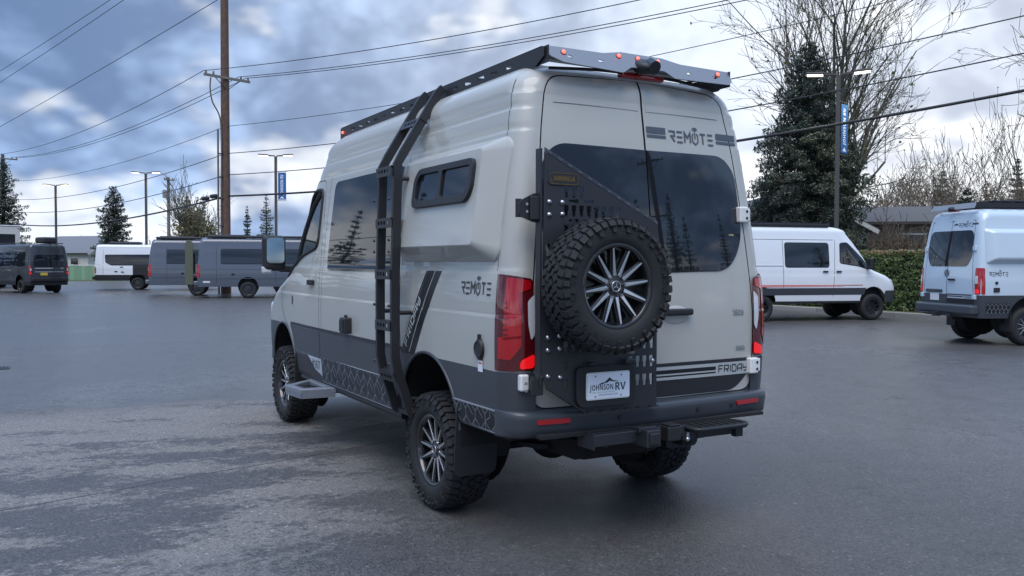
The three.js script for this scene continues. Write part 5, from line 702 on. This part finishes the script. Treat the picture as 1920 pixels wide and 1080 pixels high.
function conifer(name, label, p, h, r, seed, o = {}) {
  const R = rng(seed), t = thing(name, label, 'tree', p, R() * 6, o.group), needles = [[], [], []], limbs = [rod([0, -0.2, 0], [0, h * 0.96, 0], h * 0.02 + 0.03, 0.012, 7)], n = o.n ?? 6000, levels = Math.round(h * (o.lv ?? 3.2));
  const total = []; for (let l = 0; l < levels; l++) { const f = (l + R() * 0.6) / levels, y = h * mix(o.base ?? 0.06, 0.985, f), rag = o.rag ?? 1, L = r * Math.pow(1 - f, o.pow ?? 0.8) * mix(0.95, 0.62 + 0.55 * R(), rag) + 0.05, k = Math.round((o.arms ?? 5) + 3 * R()); for (let i = 0; i < k; i++) total.push([y, L * mix(0.95, 0.7 + 0.45 * R(), rag), i / k * 6.28 + R() * 0.9 + l * 2.4, f]); }
  const sumL = total.reduce((s, q) => s + q[1] * (0.5 + q[1]), 0);
  for (const [y, L, a, f] of total) {
    const ca = Math.cos(a), sa = Math.sin(a), up = mix(o.up0 ?? -0.12, 0.5, f), droop = (o.droop ?? 0.35) * (1 - f * 0.7), at = (s) => [ca * L * s, y + L * (up * s - droop * s * s + 0.18 * Math.max(0, s - 0.7)), sa * L * s];
    if (L > 0.35) limbs.push(rod(at(0), at(0.75), 0.012 + L * 0.012, 0.006, 4, true));
    const m = Math.max(3, Math.round(n * L * (0.5 + L) / sumL)), wid = L * 0.26;
    for (let i = 0; i < m; i++) { const s = Math.pow(R(), 0.65), c = at(s), side = (R() - 0.5) * 2 * wid * (1.15 - s * 0.7), d = (R() - 0.65) * 0.22 * (0.3 + L * 0.5); needles[(R() * 3) | 0].push([c[0] - sa * side, c[1] + d - Math.abs(side) * 0.18, c[2] + ca * side]); }
  }
  part('trunk', limbs, bark, t);
  const cr = sub('crown', t); needles.forEach((q, i) => part('foliage', leafCloud(q, o.leaf ?? 0.2, R, 0.35, 0.26), (o.mats ?? needleM)[i], cr)); cr.children.forEach((c) => { c.userData.kind = 'stuff'; });
  return t;
}
const mossM = leafM(0.16, 0.18, 0.06);
function bareTree(name, label, p, h, seed, o = {}) {
  const R = rng(seed), segs = [], t = thing(name, label, 'tree', p, 0, o.group), min = o.min ?? 0.011;
  const branch = (a, d, L, r, lev) => {
    const n = lev === 0 ? 4 : 3; let q = a.clone(), dir = d.clone();
    for (let i = 0; i < n; i++) {
      const r1 = r * (1 - 0.45 * i / n), r2 = r * (1 - 0.45 * (i + 1) / n), k = lev === 0 ? 0.06 : 0.17; dir.add(V((R() - 0.5) * k, (R() - 0.5) * k + (o.lift ?? 0.06) * (lev > 0 ? 1 : 0) - (o.sag ?? 0) * (lev > 2 ? 1 : 0), (R() - 0.5) * k)).normalize();
      const e = q.clone().addScaledVector(dir, L / n); segs.push([q.toArray(), e.toArray(), Math.max(r1, min), Math.max(r2, min), lev]);
      if (lev < (o.depth ?? 5)) { const kids = lev === 0 ? (i >= 1 ? (o.limbs ?? 4) : 0) : lev === 1 ? 2 : R() < (o.fork ?? 0.8) ? 1 : 0;
        for (let c = 0; c < kids; c++) { const az = R() * 6.28, sp = (o.spread ?? 0.62) * (0.6 + 0.7 * R()) * (lev === 0 ? 0.9 : 1), ax = Math.abs(dir.y) > 0.9 ? V(1, 0, 0) : V(0, 1, 0), u = ax.cross(dir).normalize(), v = dir.clone().cross(u), nd = dir.clone().multiplyScalar(Math.cos(sp)).addScaledVector(u, Math.sin(sp) * Math.cos(az)).addScaledVector(v, Math.sin(sp) * Math.sin(az)).normalize(); if (lev < 2 && nd.y < 0.1) nd.y = 0.15 + 0.2 * R(); nd.normalize(); branch(e, nd, L * (lev === 0 ? (o.limbLen ?? 0.8) : 0.66) * (0.7 + 0.5 * R()), r2 * (lev === 0 ? 0.55 : 0.62), lev + 1); } }
      q = e;
    }
  };
  branch(V(0, -0.2, 0), V((R() - 0.5) * 0.08, 1, (R() - 0.5) * 0.08).normalize(), h * (o.trunk ?? 0.42), h * (o.thick ?? 0.017) + 0.02, 0);
  part('trunk', segs.filter((s) => s[4] === 0).map((s) => rod(s[0], s[1], s[2], s[3], 9, true)), o.bark ?? barkGrey, t);
  const cr = part('crown', segs.filter((s) => s[4] > 0).map((s) => rod(s[0], s[1], s[2], s[3], s[4] > 2 ? 3 : 5, true)), o.bark ?? barkGrey, t);
  if (o.moss) { const pts = []; for (const s of segs) if (s[4] > 1 && R() < o.moss) pts.push([s[1][0], s[1][1], s[1][2]]); if (pts.length) part('moss', leafCloud(pts, 0.16, R), o.mossMat ?? mossM, t).userData.kind = 'stuff'; }
  return t;
}
conifer('fir_tree', 'dark fir tree rising behind the white awning van', bearing(1512, 34.5), 10.6, 3.5, 3, { n: 120000, leaf: 0.2, lv: 5, pow: 0.7, droop: 0.42, base: 0.02, rag: 0.6, arms: 8 });
bareTree('bare_maple', 'large leafless maple spreading behind the dark fir tree', bearing(1560, 40), 16.5, 8, { depth: 6, limbs: 5, spread: 0.5, limbLen: 0.88, trunk: 0.38, lift: 0.07, moss: 0.03, sag: 0.05, thick: 0.019, fork: 0.78, min: 0.009 });
bareTree('bare_alder', 'leafless tree beside the kerb whose branches reach in over the pale van', bearing(2130, 33), 15.5, 21, { depth: 5, limbs: 4, spread: 0.55, trunk: 0.42, limbLen: 0.62, lift: 0.05, moss: 0.04 });
[[1648, 56, 7.0], [1694, 60, 9.0], [1742, 54, 7.5], [1802, 58, 9.5], [1856, 52, 8.0], [1912, 56, 10.0]].forEach(([px, d, h], i) => bareTree('bare_tree', 'slender leafless tree among the thicket behind the hedge', bearing(px, d), h, 40 + i, { depth: 4, limbs: 3, spread: 0.42, trunk: 0.62, limbLen: 0.5, lift: 0.1, min: 0.012, thick: 0.010, fork: 0.6, moss: 0.04, group: 'bare trees in the thicket behind the hedge' }));
[[1765, 62, 8.5, 1.9, 'dark conifer among the bare trees behind the hedge'], [1850, 64, 7.0, 2.2, 'low broad conifer behind the pale van'], [1905, 60, 9.2, 2.1, 'tall conifer in the thicket beyond the pale van'], [1688, 58, 5.6, 1.8, 'small conifer above the taupe house roof'], [1810, 50, 6.2, 1.6, 'slim conifer in front of the thicket']].forEach(([px, d, h, r, l], i) => conifer('conifer', l, bearing(px, d), h, r, 60 + i, { n: 9000, leaf: 0.3, lv: 3.4, arms: 7, rag: 0.8 }));
[[214, 84, 9.1, 2.2, 'rounded dark conifer behind the white van across the lot'], [8, 80, 11.2, 2.6, 'tall conifer behind the cream motorhome'], [464, 96, 8.0, 1.2, 'small slim conifer behind the long grey van'], [500, 92, 9.0, 1.8, 'pale conifer beside the banner lamp post']].forEach(([px, d, h, r, l], i) => conifer('conifer', l, bearing(px, d), h, r, 80 + i, { n: i < 2 ? 15000 : 7000, leaf: i < 2 ? 0.34 : 0.3, lv: i < 2 ? 5 : 3.4, droop: 0.2, pow: i < 2 ? 0.55 : 0.9, mats: i > 1 ? [leafM(0.11, 0.14, 0.11), leafM(0.13, 0.16, 0.125), leafM(0.15, 0.17, 0.14)] : undefined }));
function leafTree(name, label, p, h, r, seed, mat, n) { const t = bareTree(name, label, p, h, seed, { depth: 4, limbs: 3, spread: 0.5, trunk: 0.5, min: 0.02 }), R = rng(seed + 1), pts = []; for (let i = 0; i < n; i++) { const a = R() * 6.28, e = Math.acos(2 * R() - 1), k = Math.pow(R(), 0.4), lump = 0.8 + 0.3 * Math.sin(a * 3 + e * 4 + seed); pts.push([Math.cos(a) * Math.sin(e) * r * k * lump, h * 0.6 + Math.cos(e) * h * 0.42 * k * lump, Math.sin(a) * Math.sin(e) * r * k * lump]); } part('foliage', leafCloud(pts, 0.3, R), mat, t).userData.kind = 'stuff'; return t; }
leafTree('russet_tree', 'yellow-brown leafy tree beside the distant wooden pole', bearing(360, 86), 8.0, 1.7, 5, tanLeaf, 2600); leafTree('russet_tree', 'lower yellow-brown tree to the side of the taller russet one', bearing(388, 90), 6.3, 1.8, 6, tanLeaf, 1500);
[[72, 95, 5.4], [98, 92, 5.0], [124, 96, 5.8], [150, 94, 5.2], [292, 98, 5.5], [310, 96, 5.0], [405, 99, 6]].forEach(([px, d, h], i) => bareTree('bare_shrub', 'low brownish leafless tree on the skyline beyond the vans', bearing(px, d), h, 120 + i, { depth: 4, limbs: 4, spread: 0.7, trunk: 0.3, min: 0.018, bark: std(0.19, 0.16, 0.14, 0.95), group: 'bare trees on the skyline across the lot' }));
[[1640, 41, 4.6], [1668, 40, 5.2], [1690, 41.5, 4.4], [1712, 40, 5.4], [1738, 41, 5.0]].forEach(([px, d, h], i) => bareTree('bare_bush', 'twiggy brown bush between the hedge and the taupe house', bearing(px, d), h, 150 + i, { depth: 4, limbs: 4, spread: 0.75, trunk: 0.25, limbLen: 1.1, min: 0.012, bark: std(0.15, 0.12, 0.09, 0.95), group: 'twiggy bushes before the taupe house' }));
// thicket: brown brush behind the right-hand hedge
{ const R = rng(9), pts = []; for (let i = 0; i < 30000; i++) { const q = bearing(1640 + R() * 420, 50 + R() * 8), h = 5.0 + 3.4 * fbm2(q[0] * 0.3, q[2] * 0.3, 3) + 0.9; pts.push([q[0], Math.pow(R(), 0.8) * Math.max(1, h), q[2]]); } const m = shade(new THREE.Mesh(leafCloud(pts, 0.5, R, 0, 0.1), leafM(0.17, 0.125, 0.08))); m.name = 'thicket'; tag(m, 'brown winter brush massed behind the hedge and house', 'brush'); m.userData.kind = 'stuff'; }
// trees that stand out of the picture and show only in the vans' glass
[[-11, -54, 9, 2.4], [-14.5, -51, 11.5, 2.3], [-17.5, -52, 9.5, 2.2], [-20.5, -49, 12, 2.5], [-24, -50, 10, 2.6], [-28, -47, 11, 2.6], [-33, -46, 10, 2.8], [36, 39, 15, 2.8], [39, 42, 17, 2.8], [42.5, 43, 15, 2.4], [33, 42, 16, 2.8], [30, 44, 14, 2.8], [50, 42, 16, 2.0], [27, 47, 17, 3]].forEach(([x, z, h, r], i) => conifer('fir_tree', i < 7 ? 'fir tree mirrored in the side window of the grey camper' : 'fir tree mirrored in the rear window of the grey camper', [x, 0, z], h, r, 200 + i, { n: 2600, leaf: 0.42, lv: 2.2, group: i < 7 ? 'firs along the left edge of the lot' : 'firs behind the photographer' }));
// ---------------------------------------------------------------- hedge
{
  const hd = thing('hedge', 'clipped green hedge with browned top along the kerb', 'hedge'), R = rng(31), A = [[], [], []], x0 = 21.9, x1 = 23.4, z0 = -19, z1 = -4;
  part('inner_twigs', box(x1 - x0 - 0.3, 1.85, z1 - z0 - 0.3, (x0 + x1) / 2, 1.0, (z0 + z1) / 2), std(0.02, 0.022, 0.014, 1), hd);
  for (let i = 0; i < 30000; i++) { const f = R(); let x, y, z; const b = (v, s) => v + 0.09 * fbm2(s * 1.7, v * 3 + 5, 2); if (f < 0.62) { z = mix(z0, z1, R()); y = 0.12 + R() * 1.98; x = x0 + 0.14 * R() + 0.12 * fbm2(z * 1.5, y * 2, 3); } else if (f < 0.84) { z = mix(z0, z1, R()); x = mix(x0, x1, R()); y = 2.08 - 0.1 * R() + 0.07 * fbm2(z * 2, x * 2, 3); } else { x = mix(x0, x1, R()); y = 0.12 + R() * 1.98; z = (R() < 0.5 ? z0 + 0.1 * R() : z1 - 0.1 * R()); } const top = y > 1.92 + 0.1 * R(); A[top && R() < 0.6 ? 2 : R() < 0.6 ? 0 : 1].push([x, y, z]); }
  const mats = [leafM(0.12, 0.18, 0.05), leafM(0.21, 0.28, 0.09), leafM(0.28, 0.18, 0.095)]; A.forEach((q, i) => { part('leaves', leafCloud(q, 0.1, R), mats[i], hd).userData.kind = 'stuff'; });
}
// ---------------------------------------------------------------- drain in the lot
{ const d = thing('drain_cover', 'dark iron drain grate set in the asphalt left of the camper', 'drain', [-3.72, 0.003, -11.4]); d.scale.set(0.7, 0.5, 0.7); part('frame', plate(rect(-0.36, -0.26, 0.36, 0.26), 0.012, [rect(-0.31, -0.21, 0.31, 0.21)]).rotateX(-Math.PI / 2), M.steel, d); part('sump', box(0.62, 0.004, 0.42, 0, 0.003, 0), M.liner, d); for (let i = 0; i < 9; i++) part('grate_bar', box(0.03, 0.008, 0.42, -0.27 + i * 0.0675, 0.008, 0), M.steel, d); }
// ---------------------------------------------------------------- houses
{
  const siding = std(0.20, 0.185, 0.165, 0.9), roofM = std(0.12, 0.12, 0.125, 0.9), pale = std(0.62, 0.62, 0.60, 0.7);
  const gable = (t, W, D, H, rise, wall, roof, over = 0.4) => {
    part('wall', plate([[-W / 2, 0], [W / 2, 0], [W / 2, H], [0, H + rise], [-W / 2, H]], D).translate(0, 0, -D / 2), wall, t);
    for (const s of [-1, 1]) { const L = Math.hypot(W / 2 + over, rise * (1 + over / (W / 2))), a = Math.atan2(rise, W / 2); part('roof', box(L, 0.14, D + over * 2, s * (W / 4 + over / 2) * 1.0, H + rise / 2 - over * rise / W + 0.09, 0, 0, 0, -s * a), roof, t); }
    for (const q of [-1, 1]) for (const s of [-1, 1]) { const a = Math.atan2(rise, W / 2), L = Math.hypot(W / 2 + over, rise * (1 + over / (W / 2))); part('fascia', box(L, 0.2, 0.04, s * (W / 4 + over / 2), H + rise / 2 - over * rise / W, q * (D / 2 + over + 0.022), 0, 0, -s * a), pale, t); }
  };
  const win = (t, x, y, z, w, h, ry = 0) => { const g = sub('window', t, [x, y, z], [0, ry, 0]); part('pane', box(w, h, 0.02, 0, 0, 0.01), M.glass, g); for (const s of [-1, 1]) { part('frame', box(0.08, h + 0.16, 0.06, s * (w / 2 + 0.04), 0, 0.03), pale, g); part('frame', box(w, 0.08, 0.06, 0, s * (h / 2 + 0.04), 0.03), pale, g); } };
  const a = thing('house', 'low taupe house behind the hedge under bare trees', 'house', bearing(1712, 47), 48 * RAD); gable(a, 8, 11, 3.7, 0.9, siding, std(0.10, 0.095, 0.09, 0.9), 0.5); win(a, -4.0, 2.5, 3.6, 0.8, 1.5, -Math.PI / 2); win(a, -4.0, 2.5, -1, 1.2, 1.2, -Math.PI / 2); win(a, 0, 2.4, 5.5, 1.2, 1.2);
  const b = thing('house', 'grey gabled house partly hidden by the fir tree', 'house', bearing(1440, 46), -30 * RAD); gable(b, 6.5, 9, 3.4, 1.7, std(0.30, 0.29, 0.275, 0.9), roofM, 0.5); win(b, 1, 2, 4.5, 1.2, 1.2);
  const c = thing('house', 'white house with grey shingle roof across the lot', 'house', bearing(160, 92), 40 * RAD); gable(c, 5.5, 6.5, 2.6, 1.6, pale, std(0.17, 0.18, 0.195, 0.9), 0.4); for (const z of [-1.5, 1.5]) { win(c, 2.75, 1.5, z, 1.0, 1.0, Math.PI / 2); win(c, -2.75, 1.5, z, 1.0, 1.0, -Math.PI / 2); } win(c, 0, 1.4, 3.25, 1.2, 1.0);
  const f = thing('green_fence', 'pale green board fence in front of the white house', 'fence', bearing(162, 78), -20 * RAD), gm = [std(0.20, 0.34, 0.22, 0.8), std(0.22, 0.37, 0.25, 0.8), std(0.18, 0.31, 0.2, 0.8)], fb = box(0.3, 1.25, 0.03, 0, 0.63, 0), R = rng(4);
  for (let i = 0; i < 24; i++) { const m = part('board', fb, gm[(R() * 3) | 0], f); m.position.set(-3.7 + i * 0.312, 0, 0); } for (const x of [-3.7, -1.2, 1.3, 3.6]) part('post', box(0.1, 1.4, 0.1, x, 0.7, -0.07), pale, f); part('rail', box(7.6, 0.08, 0.05, 0, 1.32, 0), pale, f);
}
// ---------------------------------------------------------------- lamp posts
const poleM = std(0.09, 0.085, 0.08, 0.5, 0.4), lampGlow = std(0.9, 0.88, 0.8, 0.4, 0, { emissive: new THREE.Color(2.6, 2.35, 1.85) });
function lampPost(label, p, H, face, banner, slew = 0) {
  const t = thing('lamp_post', label, 'lamp post', p, face, 'twin-headed lamp posts of the lot');
  part('base', new THREE.CylinderGeometry(0.3, 0.32, 0.7, 20).translate(0, 0.35, 0), std(0.3, 0.29, 0.27, 0.9), t); part('pole', box(0.15, H - 0.3, 0.15, 0, H / 2 + 0.1, 0), poleM, t);
  for (const s of [-1, 1]) { const h = sub('lamp_head', t, [s * 0.35, H, 0], [0, 0, s * 0.06]); part('arm', box(0.42, 0.07, 0.08, s * -0.08, 0, 0), poleM, h); part('housing', rbox(0.62, 0.09, 0.36, 0.03, s * 0.44, 0.02, 0), poleM, h); part('lens', box(0.54, 0.02, 0.30, s * 0.44, -0.034, 0), lampGlow, h);
    const L = new THREE.SpotLight(0xffe9c8, 22, 0, 1.15, 0.6, 2); L.castShadow = true; L.shadow.radius = 8; L.position.set(s * 0.44, -0.07, 0); const tg = new THREE.Object3D(); tg.name = 'aim'; tg.position.set(s * 0.44, -3, 0); h.add(L, tg); L.target = tg; L.name = 'lamp_light'; }
  if (banner) { const b = sub('banner', t, [0.08, H * 0.735, 0], [0, slew, 0]); part('banner_cloth', box(0.52, 1.75, 0.02, 0.32, 0.3, 0), std(0.03, 0.10, 0.24, 0.7), b); part('banner_arm', rod([0, 1.24, 0], [0.62, 1.24, 0], 0.015), poleM, b); part('banner_arm', rod([0, -0.64, 0], [0.62, -0.64, 0], 0.015), poleM, b);
    for (const q of [-1, 1]) { const pr = new THREE.PlaneGeometry(0.5, 1.7); if (q < 0) pr.rotateY(Math.PI); part('banner_print', pr.translate(0.32, 0.3, q * 0.0125), decal(0, 0, 0.5, 1.7, 300, (g) => { poly(g, [[0, 0], [0.5, 0], [0.5, 1.7], [0, 1.7]], '#2a5f9b'); g.save(); g.translate(0.33, 0.28); g.rotate(Math.PI / 2); type(g, 'JOHNSON RV', 0, 0, 0.26, 1.3, '#dfe8f2', true); g.restore(); poly(g, [[0.1, 0.05], [0.25, 0.2], [0.4, 0.05]], '#dfe8f2'); }, { opaque: true, rough: 0.7 }), b); } }
  return t;
}
lampPost('tall lamp post with blue banner behind the white awning van', bearing(1567, 31), 8.4, -29.8 * RAD - 0.35, true, 1.12);
lampPost('lamp post with blue banner behind the long grey van', bearing(518, 56), 8.5, -29.8 * RAD, true);
lampPost('lamp post between the white van and the pale distant pole', bearing(275, 67), 8.5, -29.8 * RAD, false);
lampPost('farthest lamp post, above the dark van roof', bearing(106, 78), 8.5, -29.8 * RAD, false);
lampPost('lamp post behind the photographer, mirrored in the rear window', [34, 0, 26], 9, 0.6, false);
// ---------------------------------------------------------------- utility poles and lines
const woodTex = dataTex(256, (u, v) => { const n = fbm2(u * 26, v * 3, 4) * 0.5 + 0.5 * fbm2(u * 5, v * 9 + 7, 3), k = 0.5 + n * 0.7; return [toS(mix(0.07, 0.19, k)), toS(mix(0.045, 0.115, k)), toS(mix(0.033, 0.085, k))]; }, true); woodTex.repeat.set(1, 6);
const wood = new THREE.MeshStandardMaterial({ map: woodTex, roughness: 0.95 }), greyWood = std(0.20, 0.19, 0.165, 0.95), insul = std(0.14, 0.13, 0.12, 0.4);
function utilityPole(label, p, H, r, armY, armLen, turn, m = wood) {
  const t = thing('utility_pole', label, 'utility pole', p, turn, 'wooden utility poles'); part('pole', new THREE.CylinderGeometry(r * 0.72, r, H, 16, 1).translate(0, H / 2, 0), m, t);
  for (const y of [armY].flat()) { const a = sub('crossarm', t, [0, y, r * 0.95]); part('beam', box(armLen, 0.12, 0.1), greyWood, a); part('brace', [beam([-armLen * 0.27, -0.06, 0.03], [0, -0.62, -0.04], 0.03, 0.03), beam([armLen * 0.27, -0.06, 0.03], [0, -0.62, -0.04], 0.03, 0.03)], M.steel, a); for (const x of [-0.46, -0.3, 0.3, 0.46]) part('insulator', new THREE.CylinderGeometry(0.045, 0.06, 0.16, 10).translate(x * armLen, 0.14, 0), insul, a); }
  return t;
}
const PB = bearing(424, 45), PA = bearing(8, 81), PC = bearing(2160, 24), dirL = Math.atan2(-(PC[2] - PA[2]), PC[0] - PA[0]), armTurn = dirL + Math.PI / 2;
const pole = utilityPole('tall brown wooden utility pole rising behind the grey vans', PB, 20.5, 0.25, 11.1, 2.6, armTurn);
part('conduit', tube([[-0.33, 0, 0.1], [-0.33, 4, 0.1], [-0.33, 8.9, 0.1], [-0.45, 9.3, 0.1], [-0.8, 9.8, 0.15], [-0.95, 10.5, 0.2], [-0.92, 11, 0.22]], 0.035, 60), insul, pole); part('conduit', rod([-0.3, 0, -0.2], [-0.3, 8.5, -0.2], 0.05), insul, pole);
for (const y of [3.5, 4.9, 6.0, 7.2]) part('cable_bracket', box(0.5, 0.06, 0.06, -0.2, y, 0.1), M.steel, pole);
utilityPole('distant utility pole above the conifer at the far end of the line', PA, 11.6, 0.2, 11.2, 2.4, armTurn);
const far = utilityPole('pale distant pole with small transformer beyond the vans', bearing(317, 92), 10.6, 0.2, 10.3, 1.2, 0.4, greyWood); part('transformer', new THREE.CylinderGeometry(0.25, 0.25, 0.8, 14).translate(-0.4, 8.8, 0), std(0.3, 0.3, 0.3, 0.6), far);
utilityPole('utility pole beside the lot behind the pale van', PC, 20, 0.25, 11.6, 2.6, armTurn);
utilityPole('utility pole behind the photographer, mirrored in the rear window', [21, 0, 24], 15, 0.22, [12.2, 8.9], 2.4, 0.8);
const wireM = std(0.02, 0.02, 0.022, 0.6);
function wire(label, a, b, sag, r, group) { const n = 28, pts = []; for (let i = 0; i <= n; i++) { const t = i / n; pts.push([mix(a[0], b[0], t), mix(a[1], b[1], t) - sag * 4 * t * (1 - t), mix(a[2], b[2], t)]); } const m = shade(new THREE.Mesh(tube(pts, r, 60, 5), wireM)); m.name = 'power_line'; return tag(m, label, 'power line', group); }
const arm = (P, y, x) => [P[0] + Math.cos(armTurn) * x, y, P[2] - Math.sin(armTurn) * x], G1 = 'conductors on the crossarms';
for (const [x, w] of [[-1.2, 'lone end insulator of'], [0.78, 'inner insulator of'], [1.2, 'paired outer insulator of']]) { wire('power wire from the ' + w + ' the crossarm to the distant pole', arm(PA, 11.4, x), arm(PB, 11.32, x), 0.9, 0.018, G1); wire('power wire from the ' + w + ' the crossarm over the camper', arm(PB, 11.32, x), arm(PC, 11.9, x), 0.7, 0.018, 'conductors over the camper'); }
const T0 = bearing(-320, 150);
[[15.35, 11.0, 0], [18.4, 15.8, -0.3], [19.3, 18.2, 0.3]].forEach(([y0, y1, x], i) => { wire(['lowest', 'middle', 'topmost'][i] + ' of three transmission wires rising to the brown pole top', [PB[0] + x, y0, PB[2]], [T0[0], y1, T0[2]], 1.2, 0.02, 'transmission wires'); wire(['lowest', 'middle', 'topmost'][i] + ' transmission wire leaving the brown pole over the lot', [PB[0] + x, y0, PB[2]], [PC[0], y0, PC[2]], 0.8, 0.02, 'transmission wires over the lot'); });
const thick = [[7.25, 0.02, 'neutral wire'], [6.15, 0.022, 'telephone wire'], [5.05, 0.05, 'thick telephone cable'], [8.65, 0.014, 'thin service wire']];
for (const [y, r, l] of thick) { wire(l + ' between the brown pole and the far left pole', [PB[0], y, PB[2]], [PA[0], y + (y > 8 ? 0.5 : 0.2), PA[2]], 0.8, r); wire(l + ' between the brown pole and the pole beside the pale van', [PB[0], y, PB[2]], [PC[0], y + 2.1, PC[2]], 0.7, r); }
for (const [px, d, y] of [[386, 46.2, 5.02], [402, 45.4, 5.08]]) { const q = bearing(px, d); const m = shade(new THREE.Mesh(new THREE.CapsuleGeometry(0.11, 0.45, 6, 12).rotateZ(Math.PI / 2), M.plastic)); m.name = 'splice_case'; m.position.set(q[0], y, q[2]); m.rotation.y = dirL; tag(m, 'black cable splice case hanging on the thick telephone cable', 'splice case', 'splice cases by the brown pole'); }
renderer.render(scene, camera);
